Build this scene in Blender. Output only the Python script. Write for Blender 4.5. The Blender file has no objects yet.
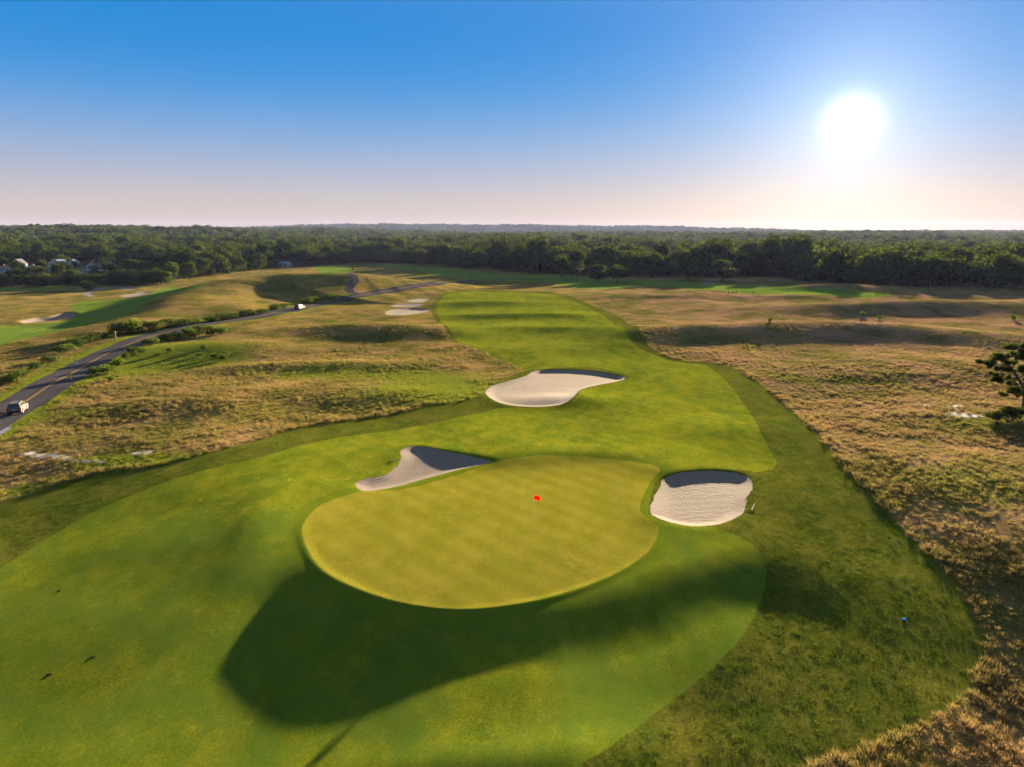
import bpy, bmesh, math, random
import numpy as np
from mathutils import Vector, Matrix

random.seed(7)
RNG = np.random.default_rng(7)
SC = bpy.context.scene
COL = SC.collection

# ------------------------------------------------------------------ camera, sky, sun, exposure
FPX, CX, CY, H = 692.0, 512.0, 383.5, 24.0
PITCH = math.atan((383.5 - 232.0) / FPX)
cam_d = bpy.data.cameras.new('camera')
cam = bpy.data.objects.new('camera', cam_d)
COL.objects.link(cam)
cam.location = (0, 0, H)
cam.rotation_euler = (math.pi / 2 - PITCH, 0, 0)
cam_d.sensor_width = 36.0
cam_d.lens = 36.0 * FPX / 1024.0
cam_d.clip_start = 0.5
cam_d.clip_end = 60000
SC.camera = cam

SUN_EL, SUN_AZ = math.radians(7.58), math.radians(24.92)
SUN_DIR = Vector((math.sin(SUN_AZ) * math.cos(SUN_EL), math.cos(SUN_AZ) * math.cos(SUN_EL), math.sin(SUN_EL)))

SC.view_settings.view_transform = 'Standard'
SC.view_settings.look = 'None'
SC.view_settings.gamma = 1.0
SC.view_settings.exposure = 2.0
SC.render.engine = 'CYCLES'
SC.cycles.use_denoising = True
SC.cycles.max_bounces = 5
SC.cycles.diffuse_bounces = 2
SC.cycles.glossy_bounces = 2
SC.cycles.transmission_bounces = 3
SC.cycles.volume_bounces = 1
SC.cycles.transparent_max_bounces = 4
SC.cycles.caustics_reflective = False
SC.cycles.caustics_refractive = False

world = bpy.data.worlds.new('World')
SC.world = world
world.use_nodes = True
wn, wl = world.node_tree.nodes, world.node_tree.links
wn.clear()
w_out = wn.new('ShaderNodeOutputWorld')
EXPO = 3.2
SC.view_settings.exposure = EXPO


def wmath(op, a, b=None, c=None):
    n = wn.new('ShaderNodeMath')
    n.operation = op
    for i, v in enumerate((a, b, c)):
        if v is None:
            continue
        if isinstance(v, (int, float)):
            n.inputs[i].default_value = v
        else:
            wl.new(v, n.inputs[i])
    return n.outputs[0]


def lin(c):
    return tuple(((v / 255) / 12.92 if v <= 10 else ((v / 255 + 0.055) / 1.055) ** 2.4) for v in c)


sky = wn.new('ShaderNodeTexSky')
sky.sky_type = 'NISHITA'
sky.sun_disc = False
sky.sun_elevation = SUN_EL
sky.sun_rotation = SUN_AZ
sky.altitude = 30
sky.air_density = 1.0
sky.dust_density = 0.6
sky.ozone_density = 3.0
bg = wn.new('ShaderNodeBackground')
bg.inputs['Strength'].default_value = 0.05
dim = wn.new('ShaderNodeVectorMath')
dim.operation = 'SCALE'
dim.inputs['Scale'].default_value = 0.02
wl.new(sky.outputs[0], dim.inputs[0])
wl.new(dim.outputs[0], bg.inputs['Color'])
# evening air: pale rose at the horizon to a deep blue, by height above the horizon
tc = wn.new('ShaderNodeTexCoord')
sep = wn.new('ShaderNodeSeparateXYZ')
wl.new(tc.outputs['Generated'], sep.inputs[0])
ramp = wn.new('ShaderNodeValToRGB')
ramp.color_ramp.interpolation = 'B_SPLINE'
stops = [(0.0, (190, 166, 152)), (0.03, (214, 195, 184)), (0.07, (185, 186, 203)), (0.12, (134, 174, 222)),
         (0.175, (62, 154, 226)), (0.235, (0, 140, 224)), (0.31, (0, 132, 220)), (0.44, (160, 196, 228)), (1.0, (172, 202, 228))]  # the pale stops above the view are brightened as added fill light
while len(ramp.color_ramp.elements) < len(stops):
    ramp.color_ramp.elements.new(0.5)
for e, (p, c) in zip(ramp.color_ramp.elements, stops):
    e.position = p
    e.color = lin(c) + (1,)
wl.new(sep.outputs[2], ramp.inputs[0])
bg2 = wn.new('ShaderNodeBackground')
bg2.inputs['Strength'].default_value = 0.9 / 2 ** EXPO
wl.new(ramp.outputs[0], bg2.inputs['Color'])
# the sun's aureole, by angle from the sun
dot = wn.new('ShaderNodeVectorMath')
dot.operation = 'DOT_PRODUCT'
wl.new(tc.outputs['Generated'], dot.inputs[0])
dot.inputs[1].default_value = SUN_DIR
ang = wmath('MULTIPLY', wmath('ARCCOSINE', wmath('MINIMUM', dot.outputs['Value'], 1.0)), 57.2958)


def glow(amp, width, power):
    t = wmath('POWER', wmath('DIVIDE', ang, width), power)
    return wmath('MULTIPLY', wmath('EXPONENT', wmath('MULTIPLY', t, -1.0)), amp)


g_in = wmath('ADD', glow(3.6, 0.95, 1.5), glow(0.44, 5.0, 1.05))
g_out = glow(0.11, 13.0, 1.1)
bg3 = wn.new('ShaderNodeBackground')
bg3.inputs['Color'].default_value = (1.0, 0.97, 0.93, 1)
wl.new(wmath('MULTIPLY', g_in, 1 / 2 ** EXPO), bg3.inputs['Strength'])
bg4 = wn.new('ShaderNodeBackground')
bg4.inputs['Color'].default_value = (1.0, 0.90, 0.86, 1)
wl.new(wmath('MULTIPLY', g_out, 1 / 2 ** EXPO), bg4.inputs['Strength'])
acc = bg.outputs[0]
for b in (bg2, bg3, bg4):
    ad = wn.new('ShaderNodeAddShader')
    wl.new(acc, ad.inputs[0])
    wl.new(b.outputs[0], ad.inputs[1])
    acc = ad.outputs[0]
wl.new(acc, w_out.inputs['Surface'])

sun_d = bpy.data.lights.new('sun', 'SUN')
sun_d.energy = 5.0
sun_d.angle = math.radians(0.8)
sun_d.color = (1.0, 0.80, 0.50)
sun = bpy.data.objects.new('sun', sun_d)
COL.objects.link(sun)
sun.rotation_euler = (-SUN_DIR).to_track_quat('-Z', 'Y').to_euler()
sun.location = (100, 200, 300)

# ------------------------------------------------------------------ helpers: maths
def sm(a, b, t):
    t = np.clip((t - a) / (b - a), 0, 1)
    return t * t * (3 - 2 * t)


def hash2(ix, iy, seed):
    n = (ix.astype(np.int64) * 374761393 + iy.astype(np.int64) * 668265263 + seed * 974711) & 0x7fffffff
    n = ((n ^ (n >> 13)) * 1274126177) & 0x7fffffff
    n = n ^ (n >> 16)
    return (n & 0xffff) / 65535.0


def vnoise(x, y, s, seed=0):
    """smooth value noise in -1..1 with cells of s metres"""
    x = np.asarray(x, float) / s
    y = np.asarray(y, float) / s
    ix, iy = np.floor(x), np.floor(y)
    fx, fy = x - ix, y - iy
    fx = fx * fx * fx * (fx * (fx * 6 - 15) + 10)
    fy = fy * fy * fy * (fy * (fy * 6 - 15) + 10)
    a, b = hash2(ix, iy, seed), hash2(ix + 1, iy, seed)
    c, d = hash2(ix, iy + 1, seed), hash2(ix + 1, iy + 1, seed)
    return 2 * ((a + (b - a) * fx) * (1 - fy) + (c + (d - c) * fx) * fy) - 1


def smooth_poly(pts, n=4, closed=True):
    """Catmull-Rom through the points"""
    P = np.array(pts, float)
    m = len(P)
    out = []
    rng = range(m) if closed else range(m - 1)
    for i in rng:
        p1, p2 = P[i], P[(i + 1) % m]
        p0 = P[i - 1] if (closed or i > 0) else p1
        p3 = P[(i + 2) % m] if (closed or i + 2 < m) else p2
        # centripetal-ish: limit the tangents so short segments do not overshoot
        l = np.linalg.norm(p2 - p1) + 1e-9
        t1, t2 = (p2 - p0) / 2, (p3 - p1) / 2
        for t in (t1, t2):
            q = np.linalg.norm(t)
            if q > l:
                t *= l / q
        for k in range(n):
            s = k / n
            h00, h10 = 2 * s**3 - 3 * s**2 + 1, s**3 - 2 * s**2 + s
            h01, h11 = -2 * s**3 + 3 * s**2, s**3 - s**2
            out.append(h00 * p1 + h10 * t1 + h01 * p2 + h11 * t2)
    if not closed:
        out.append(P[-1])
    return np.array(out)


def seg_dist(x, y, P, closed):
    d2 = np.full(x.shape, 1e18)
    tt = np.zeros(x.shape)
    n = len(P)
    for i in range(n if closed else n - 1):
        a, b = P[i], P[(i + 1) % n]
        dx, dy = b - a
        L = dx * dx + dy * dy + 1e-12
        t = np.clip(((x - a[0]) * dx + (y - a[1]) * dy) / L, 0, 1)
        e = (x - a[0] - t * dx) ** 2 + (y - a[1] - t * dy) ** 2
        m = e < d2
        d2[m] = e[m]
        tt[m] = (i + t)[m]
    return np.sqrt(d2), tt


def sdf(x, y, P, pad=8.0):
    """signed distance to a closed outline, negative inside; far away it is only 'pad'"""
    x = np.asarray(x, float)
    y = np.asarray(y, float)
    r = np.full(x.shape, float(pad))
    m = (x > P[:, 0].min() - pad) & (x < P[:, 0].max() + pad) & (y > P[:, 1].min() - pad) & (y < P[:, 1].max() + pad)
    if not m.any():
        return r
    xs, ys = x[m], y[m]
    d, _ = seg_dist(xs, ys, P, True)
    ins = np.zeros(xs.shape, bool)
    n = len(P)
    for i in range(n):
        a, b = P[i], P[(i + 1) % n]
        c = (a[1] > ys) != (b[1] > ys)
        if c.any():
            ins[c] ^= xs[c] < (b[0] - a[0]) * (ys[c] - a[1]) / (b[1] - a[1] + 1e-15) + a[0]
    r[m] = np.where(ins, -d, np.minimum(d, pad))
    return r


def line_off(x, y, P, pad=14.0):
    """signed offset from an open line (positive on its right hand) and the position along it"""
    x = np.asarray(x, float)
    y = np.asarray(y, float)
    off = np.full(x.shape, float(pad))
    m = (x > P[:, 0].min() - pad) & (x < P[:, 0].max() + pad) & (y > P[:, 1].min() - pad) & (y < P[:, 1].max() + pad)
    if not m.any():
        return off
    xs, ys = x[m], y[m]
    d, t = seg_dist(xs, ys, P, False)
    i = np.minimum(t.astype(int), len(P) - 2)
    a, b = P[i], P[i + 1]
    side = np.sign((b[:, 0] - a[:, 0]) * (ys - a[:, 1]) - (b[:, 1] - a[:, 1]) * (xs - a[:, 0]))
    off[m] = np.clip(d, 0, pad) * np.where(side > 0, -1, 1)
    return off


# ------------------------------------------------------------------ the lie of the land
PLATEAU = smooth_poly([(-18.6, 54), (-17.6, 48.0), (-14.0, 43.6), (-9, 41.0), (-3, 40.2), (3, 40.7), (7.6, 42.6), (11.2, 44.9),
                       (14.5, 46.8), (18.0, 48.8), (20.8, 51.0), (23.0, 54.5), (26, 60), (34, 70), (55, 82), (90, 95), (140, 260), (100, 420),
                       (-100, 420), (-140, 200), (-110, 110), (-60, 88), (-36, 79), (-25, 70), (-19.5, 61)], 4)
RIDGE = smooth_poly([(-104, 165), (-106, 200), (-116, 245), (-117, 282), (-99, 306), (-72, 306), (-46, 320), (-22, 352)], 5, False)
RIDGE_H = [0.6, 2.0, 4.8, 7.6, 8.7, 8.9, 5.6, 1.2]


def gauss(x, y, cx, cy, sx, sy, h, rot=0.0):
    c, s = math.cos(rot), math.sin(rot)
    u, v = (x - cx) * c + (y - cy) * s, -(x - cx) * s + (y - cy) * c
    return h * np.exp(-(u / sx) ** 2 - (v / sy) ** 2)


def sd_g(x, y):
    """distance outside an ellipse round the putting surface"""
    return (np.hypot((x + 1.0) / 17.5, (y - 56) / 16.5) - 1) * 17


def land(x, y):
    """height of the ground before bunkers are dug"""
    x = np.asarray(x, float)
    y = np.asarray(y, float)
    r = np.hypot(x, y)
    z = -4.0 * sm(255, 400, y - 0.12 * x)                       # the course falls towards the wood
    z = z - 2.6 * sm(-95, -135, x) * sm(120, 190, y) * (1 - sm(255, 400, y))
    sd = np.full(x.shape, 8.0)
    m = (y < 440) & (r < 480)
    if m.any():
        sd[m] = sdf(x[m], y[m], PLATEAU, 30.0)
    wide = 20 * sm(-14.5, -24, x) + 34 * sm(14, 44, x)
    fall = sm(-2.2, 4.6 + wide, sd) * (1 - sm(60, 100, y))
    z = z - np.interp(x, [-30, -17, -8, 3, 9, 17, 24, 36], [0.8, 1.0, 0.98, 0.80, 1.10, 1.05, 0.85, 0.55]) * fall
    wr = sm(12, 21, x) * sm(60, 44, y)
    z = z - wr * 0.015 * np.maximum(0, 55 - y)
    z = z - 0.03 * np.log1p(np.exp((44 - y) / 3.0)) * 3.0 * sm(30, 0, x)
    z = z + 1.6 * sm(31, 44, x) * sm(85, 40, y)                  # fescue bank on the right
    z = z - 0.055 * np.maximum(0, 46 - y) * sm(22, 32, x)
    # right-hand fescue: ridges whose near faces lie in their own shade
    z = z + gauss(x, y, 44, 166, 24, 11, 2.9, 0.10) + gauss(x, y, 84, 172, 26, 12, 2.7, -0.12)
    z = z + gauss(x, y, 128, 222, 42, 14, 3.0, 0.05) + gauss(x, y, 205, 232, 45, 17, 3.4, 0.05)
    z = z + gauss(x, y, 112, 158, 20, 11, 1.5, -0.1) + gauss(x, y, 60, 120, 24, 12, 1.0, 0.3)
    z = z + gauss(x, y, 92, 120, 22, 12, 0.9, -0.2) + gauss(x, y, 58, 92, 12, 10, 0.6, 0.2) + gauss(x, y, 46, 68, 8, 8, 0.5)
    z = z + gauss(x, y, 75, 270, 60, 12, 1.2) + gauss(x, y, 137, 300, 36, 14, 3.2)
    # left-hand fescue
    z = z + gauss(x, y, -32, 172, 24, 11, 2.4, -0.08) + gauss(x, y, -60, 150, 16, 9, 1.2, 0.2)
    z = z + gauss(x, y, -38, 128, 20, 5, 0.9, 0.05) + gauss(x, y, -22, 104, 18, 7, 0.8, -0.15) + gauss(x, y, -45, 98, 16, 8, 0.7)
    z = z - gauss(x, y, -62, 128, 12, 10, 0.9)
    # the long hill left of the road, with the tee on its top
    m = (y > 110) & (y < 480) & (x > -240) & (x < 90)
    if m.any():
        d, t = seg_dist(x[m], y[m], RIDGE, False)
        hh = np.interp(t / (len(RIDGE) - 1) * (len(RIDGE_H) - 1), range(len(RIDGE_H)), RIDGE_H)
        wdt = np.interp(t / (len(RIDGE) - 1) * (len(RIDGE_H) - 1), range(len(RIDGE_H)), [13, 14, 20, 32, 42, 40, 29, 18])
        z[m] += hh * np.exp(-(d / wdt) ** 2)
    z = z + gauss(x, y, -86, 222, 12, 20, 1.3, 0.2)
    # waves across the fairway
    z = z + gauss(x, y, 2, 207, 22, 6.5, 1.05, 0.06) + gauss(x, y, 12, 176, 20, 7, 1.15, -0.08) + gauss(x, y, -8, 243, 22, 8.5, 1.25, 0.1) + gauss(x, y, -14, 150, 9, 6, 0.6, 0.2)
    z = z + gauss(x, y, 14, 148, 16, 8, 0.55, 0.1) + gauss(x, y, 7, 100, 9, 5.0, 0.75, 0.0) + gauss(x, y, 26, 84, 9, 6, 0.4)
    z = z + gauss(x, y, 3, 72.5, 12, 3.2, 0.35, 0.05) + gauss(x, y, 18, 68.4, 7, 2.2, 0.15, 0.1) + gauss(x, y, -6.5, 73.5, 8, 2.0, 0.12, -0.45)
    z = z + gauss(x, y, 11.8, 57, 2.2, 5, 0.15)
    z = z + gauss(x, y, -25, 56, 10, 11, 0.8) + gauss(x, y, 1, 29.5, 12, 1.6, 0.16, 0.1)
    z = z + gauss(x, y, -21, 53.5, 2.6, 8, 0.35, 0.2)
    # slow swells under the mown turf
    mown = sm(80, 30, np.abs(x + 2)) * (1 - sm(260, 330, y))
    z = z + mown * sm(-1, 5, sd_g(x, y)) * (0.20 * vnoise(x, y, 14, 51) + 0.05 * vnoise(x, y, 6.5, 52)) - 0.7 * sm(74, 104, y)
    z = z - 0.16 * sm(-10, -0.5, sd) * (1 - sm(54, 64, y)) + 0.05 * vnoise(x, y, 8.5, 53) * (y < 110)
    # gentle roughness of unmown land
    rough = 0.32 * vnoise(x, y, 23, 1) + 0.16 * vnoise(x, y, 9.5, 2) + 0.10 * vnoise(x, y, 55, 3)
    z = z + rough * sm(24, 50, np.abs(x - 2) + 0.15 * (y < 110) * (110 - y)) * (1 - sm(400, 700, r))
    # beyond the course: the wood climbs to the left, low hills far off
    z = z + 13.0 * sm(-180, -900, x) * sm(480, 1300, y) + 3.0 * sm(-200, -330, x) * sm(390, 440, y)
    z = z + 5.0 * sm(900, 2600, r)
    hill = 38 * sm(3600, 5600, r) + 16 * vnoise(x, y, 1400, 5) * sm(2800, 4600, r)
    az = np.degrees(np.arctan2(x, y))
    w = np.clip(1 - np.abs(az - 1) / 24, 0, 1)
    z = z + hill * (0.25 + 1.15 * w ** 0.8)
    z = z + 7 * vnoise(x, y, 380, 6) * sm(650, 1300, r)
    return z


def ray(px, py):
    u, v = (px - CX) / FPX, (CY - py) / FPX
    return np.array([u, math.cos(PITCH) + v * math.sin(PITCH), -math.sin(PITCH) + v * math.cos(PITCH)])


_T = np.concatenate([np.arange(14, 130, 0.5), np.arange(130, 700, 1.0), np.geomspace(700, 9000, 300)])


def ground_at(px, py):
    """the point of the land seen in a direction"""
    d = ray(px, py)
    X, Y, Z = d[0] * _T, d[1] * _T, H + d[2] * _T
    g = Z - land(X, Y)
    k = np.argmax(g < 0)
    if k == 0:
        return np.array([X[-1], Y[-1]])
    f = g[k - 1] / (g[k - 1] - g[k])
    return np.array([X[k - 1] + f * (X[k] - X[k - 1]), Y[k - 1] + f * (Y[k] - Y[k - 1])])


def outline(pts, n=4, closed=True):
    return smooth_poly([ground_at(*p) for p in pts], n, closed)


GREEN = outline([(302, 535), (307, 518), (325, 503), (362, 491.5), (400, 490), (440, 480), (490, 464), (520, 457.5), (545, 455), (600, 458),
                 (650, 464), (660, 470), (652, 480), (644, 495), (640, 510), (650, 521), (659, 528), (651, 549), (620, 572), (570, 592),
                 (520, 604), (460, 610), (400, 603), (350, 586), (318, 566)])
FAIR_A = outline([(-60, 610), (0, 568), (60, 531), (100, 509), (150, 488), (200, 471), (256, 458.5), (293, 447.5), (331, 439), (396, 430),
                  (456, 418), (485, 412), (500, 408), (540, 408), (566, 405), (577, 396), (583, 389), (612, 383), (630, 377), (600, 368),
                  (560, 367.5), (530, 371), (511, 364), (481, 350), (456, 340), (441, 322), (437, 312), (438, 303), (446, 294.5), (471, 291.5),
                  (511, 292.5), (540, 293.5), (557, 296), (584.5, 306), (612, 322.5), (632, 342.5), (652, 354), (672, 361), (699.5, 364),
                  (712, 369), (729.5, 385), (749.5, 412), (762, 435), (773, 455), (776, 463), (770, 470), (752, 472.5), (752, 471), (712, 469),
                  (686, 470.5), (664, 476), (655, 484), (648, 512), (660, 521), (697, 526), (722, 530), (744.5, 539), (757, 550), (765, 568),
                  (765, 585), (757, 610), (740, 640), (710, 670), (670, 702), (630, 732), (600, 752), (572, 772), (530, 805), (430, 880), (200, 900),
                  (-60, 860), (-160, 720)], 4)
SEMI = outline([(-80, 550), (0, 503), (37, 493), (60, 485), (100, 473), (150, 467), (200, 455), (255, 441), (293, 429), (331, 422.5), (394, 414),
                (431, 405), (456, 402), (474, 398), (484, 392), (500, 380), (530, 368), (509, 363), (478, 350), (452, 340), (436, 322), (431, 311),
                (434, 301), (446, 293), (471, 290), (511, 291), (545, 291.5), (562, 294.5), (594, 306), (624, 320), (647, 344), (667, 356), (687, 361.5),
                (717, 363), (737, 370), (762, 385), (780.5, 400), (813, 429), (830.5, 450), (850.5, 475), (875.5, 497.5), (900.5, 527.5),
                (928, 552.5), (958, 585), (965.5, 597.5), (980, 628), (985.5, 655), (979, 675), (963, 697.5), (928, 720), (888, 740), (855, 752),
                (823, 766), (760, 800), (640, 900), (200, 960), (-150, 900)], 4)
BUNKERS = [
    ('b1', [(355, 484), (363, 479.5), (383.5, 475), (397, 465), (402, 457), (401, 450), (411, 446), (426, 447), (446, 451), (491, 461),
            (480, 464.5), (456, 470), (416, 481), (400, 485.5), (381, 489), (363, 490.5)], 0.29),
    ('b2', [(649.5, 512.5), (654, 497), (659.5, 485), (664.5, 477.5), (687, 472), (712, 470.5), (737, 473), (750, 479), (752, 487), (747, 498),
            (744.5, 511), (733, 519), (719.5, 524), (692, 525.5), (669.5, 521.5), (654.5, 516)], 0.33),
    ('b3', [(486, 390), (493.5, 385), (512, 380), (527, 375), (537, 370.5), (562, 369.5), (594.5, 371.5), (625, 377.5), (612, 382), (592, 386),
            (579.5, 390), (574.5, 396), (562, 404), (537, 406.5), (512, 405), (496, 401), (487, 395)], 0.34),
    ('b4', [(386, 314), (391, 309.5), (411, 308), (430, 309.8), (418, 313.5), (403, 315)], 0.35),
    ('b5', [(391, 306), (401, 303.3), (423, 303.8), (416, 306.5), (402, 307)], 0.25),
    ('b6', [(408, 300.6), (419, 298.4), (429, 299), (422, 302), (412, 302)], 0.2),
    ('b7', [(20, 321), (35, 317.5), (50, 316), (66, 312.5), (77, 314.5), (70, 318), (60, 319.5), (40, 322), (26, 323)], 0.9),
    ('b8', [(119, 288.3), (125, 287), (136, 287.3), (137, 289), (128, 290)], 0.33),
    ('b9', [(121, 295.5), (134, 293.6), (140, 291.8), (151, 292), (143, 295), (130, 297)], 0.33),
    ('b10', [(701, 282.6), (707, 281.5), (716, 282.2), (714, 284), (706, 284)], 0.33),
]
BUNKERS = [(n, outline(p, 4), dep) for n, p, dep in BUNKERS]
FAIR_L = outline([(-30, 360), (0, 346), (30, 338), (75, 328), (105, 321), (130, 315.5), (142, 306), (160, 297), (185, 290.5), (206, 286), (206, 283.5),
                  (175, 285.5), (152, 292), (140, 297), (120, 299), (96, 300.5), (82.5, 301.5), (70, 308), (80, 314), (70, 320), (45, 323.5), (20, 325),
                  (-30, 330)], 3)
FAIR_L2 = outline([(-30, 288), (0, 287.5), (40, 286.5), (82, 285.4), (82, 287.5), (40, 289.5), (0, 291), (-30, 292)], 3)
TEE = outline([(312, 266.3), (330, 265.6), (346, 266), (353, 268.5), (350, 272.5), (336, 274), (323, 274.2), (318, 270)], 3)
FAIR_F = outline([(362, 264.5), (400, 265.2), (436, 266.5), (470, 270.5), (511, 275.6), (540, 275.5), (572, 275.5), (600, 279), (640, 279.5),
                  (684, 281.5), (730, 284), (767, 286.2), (800, 287.3), (838, 288.6), (868, 291), (893, 294.5), (868, 298.2), (830, 296),
                  (768, 294.5), (719, 290.6), (690, 289), (662, 286.5), (620, 288), (594, 289.6), (570, 287), (549, 283), (511, 281.3), (481, 280),
                  (451, 277.8), (416, 271.5), (380, 266.5)], 3)
ROAD = outline([(-55, 447), (0, 415.5), (25, 401.5), (47.5, 386.5), (70, 374), (95, 360), (127.5, 345), (155, 335.5), (180, 329), (212, 322.8),
                (255, 317), (293, 309.2), (324, 303), (351, 297), (376, 292.8), (396, 289.5), (416, 285.8), (436, 283), (468, 280.9), (506, 279.4),
                (540, 279.0)], 5, False)
SIDE_PATH = outline([(363, 294.5), (352, 292.5), (348.5, 289), (352, 284.5), (355, 281), (353.5, 276.5), (351, 273)], 5, False)
CART_PATH = outline([(92, 296.5), (86.5, 294), (92, 291), (107, 287.7), (118, 285.6)], 5, False)
PUDDLES = [outline([(-3, 436.5), (-3, 430), (4, 427.2), (12, 427.2), (6, 431.5)], 3)]
SANDY = [outline([(944, 407), (952, 404.5), (963, 405.2), (960, 407.5), (951, 409)], 3),
           outline([(945, 415.5), (950, 412.3), (958, 413.2), (972, 414), (982, 416.2), (970, 417.2), (955, 416.8)], 3),
           outline([(924, 405.6), (929, 404.6), (934, 405.8), (929, 406.8)], 3)]
POND = outline([(652, 264.2), (655, 260.5), (664, 259.6), (672, 261), (668, 264.4), (660, 265.2)], 3)
SCARS = [outline([(16, 454), (30, 452.6), (46, 454.4), (54, 454.5), (68, 457), (84, 459.5), (106, 460.5), (100, 462.6), (80, 462), (62, 459.5), (48, 457.5),
                  (30, 456)], 3), outline([(134, 453), (150, 451), (148, 454), (138, 455)], 3), outline([(0, 471), (8, 472.5), (0, 474.5)], 3)]


def dig(x, y, z):
    for n, P, dep in BUNKERS:
        s = sdf(x, y, P, 6.0)
        w = 1.0 if P[:, 1].mean() < 150 else 1.7
        z = z - dep * sm(0.45 * w, -1.5 * w, s) + 0.10 * dep * np.exp(-((s - 0.9 * w) / (0.8 * w)) ** 2)
    s = sdf(x, y, GREEN, 3.0)
    return z + 0.065 * np.exp(-((s - 0.05) / 0.40) ** 2) * sm(58, 50, y) * sm(14, 11, x)


def height(x, y):
    x = np.atleast_1d(np.asarray(x, float))
    y = np.atleast_1d(np.asarray(y, float))
    return dig(x, y, land(x, y))


def gz(x, y):
    return float(height([x], [y])[0])


# ------------------------------------------------------------------ helpers: materials
def mat(name):
    m = bpy.data.materials.new(name)
    m.use_nodes = True
    m.node_tree.nodes.clear()
    return m, NT(m.node_tree)


class NT:
    def __init__(self, t):
        self.t, self.n, self.l = t, t.nodes, t.links

    def node(self, kind, **kw):
        n = self.n.new('ShaderNode' + kind)
        for k, v in kw.items():
            setattr(n, k, v)
        return n

    def set(self, sock, v):
        if hasattr(v, 'is_output'):
            self.l.new(v, sock)
        elif isinstance(v, (tuple, list)) and len(v) == 3 and sock.type == 'RGBA':
            sock.default_value = tuple(v) + (1,)
        else:
            sock.default_value = v

    def math(self, op, a, b=None, clamp=False):
        n = self.node('Math', operation=op, use_clamp=clamp)
        self.set(n.inputs[0], a)
        if b is not None:
            self.set(n.inputs[1], b)
        return n.outputs[0]

    def mix(self, f, a, b, blend='MIX'):
        n = self.node('Mix', data_type='RGBA', blend_type=blend)
        self.set(n.inputs[0], f)
        self.set(n.inputs[6], a)
        self.set(n.inputs[7], b)
        return n.outputs[2]

    def step(self, v, a, b):
        n = self.node('MapRange', interpolation_type='SMOOTHSTEP')
        self.set(n.inputs[0], v)
        n.inputs[1].default_value, n.inputs[2].default_value = a, b
        return n.outputs[0]

    def pos(self):
        return self.node('NewGeometry').outputs['Position']

    def noise(self, scale, detail=3, rough=0.55, vec=None, stretch=None, color=False):
        n = self.node('TexNoise')
        v = vec or self.pos()
        if stretch:
            mp = self.node('Mapping')
            mp.inputs['Scale'].default_value = stretch
            self.l.new(v, mp.inputs[0])
            v = mp.outputs[0]
        self.l.new(v, n.inputs['Vector'])
        n.inputs['Scale'].default_value = scale
        n.inputs['Detail'].default_value = detail
        n.inputs['Roughness'].default_value = rough
        return n.outputs['Color' if color else 'Fac']

    def attr(self, name):
        return self.node('Attribute', attribute_name=name).outputs['Fac']

    def bump(self, h, strength, dist):
        n = self.node('Bump')
        n.inputs['Strength'].default_value = strength
        n.inputs['Distance'].default_value = dist
        self.l.new(h, n.inputs['Height'])
        return n.outputs[0]

    def out(self, shader, disp=None):
        o = self.node('OutputMaterial')
        self.l.new(shader, o.inputs['Surface'])

    def principled(self, color, rough=0.8, spec=0.3, normal=None, metal=0.0, **kw):
        p = self.node('BsdfPrincipled')
        self.set(p.inputs['Base Color'], color)
        self.set(p.inputs['Roughness'], rough)
        p.inputs['Specular IOR Level'].default_value = spec
        p.inputs['Metallic'].default_value = metal
        for k, v in kw.items():
            self.set(p.inputs[k], v)
        if normal is not None:
            self.l.new(normal, p.inputs['Normal'])
        return p.outputs[0]

    def blades(self, amount, base=None):
        """the tilt of countless blades too fine to model: jitters the normal"""
        w = self.node('TexWhiteNoise', noise_dimensions='3D')
        mp = self.node('Mapping')
        mp.inputs['Scale'].default_value = (37.0, 37.0, 37.0)
        self.l.new(self.pos(), mp.inputs[0])
        self.l.new(mp.outputs[0], w.inputs['Vector'])
        s = self.node('VectorMath', operation='SUBTRACT')
        self.l.new(w.outputs['Color'], s.inputs[0])
        s.inputs[1].default_value = (0.5, 0.5, 0.5)
        k = self.node('VectorMath', operation='MULTIPLY')
        self.l.new(s.outputs[0], k.inputs[0])
        k.inputs[1].default_value = (amount, amount, amount * 0.25)
        a = self.node('VectorMath', operation='ADD')
        self.l.new(base or self.node('NewGeometry').outputs['Normal'], a.inputs[0])
        self.l.new(k.outputs[0], a.inputs[1])
        nn = self.node('VectorMath', operation='NORMALIZE')
        self.l.new(a.outputs[0], nn.inputs[0])
        return nn.outputs[0]


def simple(name, color, rough=0.6, spec=0.3, metal=0.0, var=0.12, scale=6.0):
    m, t = mat(name)
    f = t.noise(scale, 3, vec=t.node('TexCoord').outputs['Object'])
    c = t.mix(f, tuple(v * (1 - var) for v in color), tuple(min(1, v * (1 + var)) for v in color))
    t.out(t.principled(c, rough, spec, metal=metal))
    return m


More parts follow.
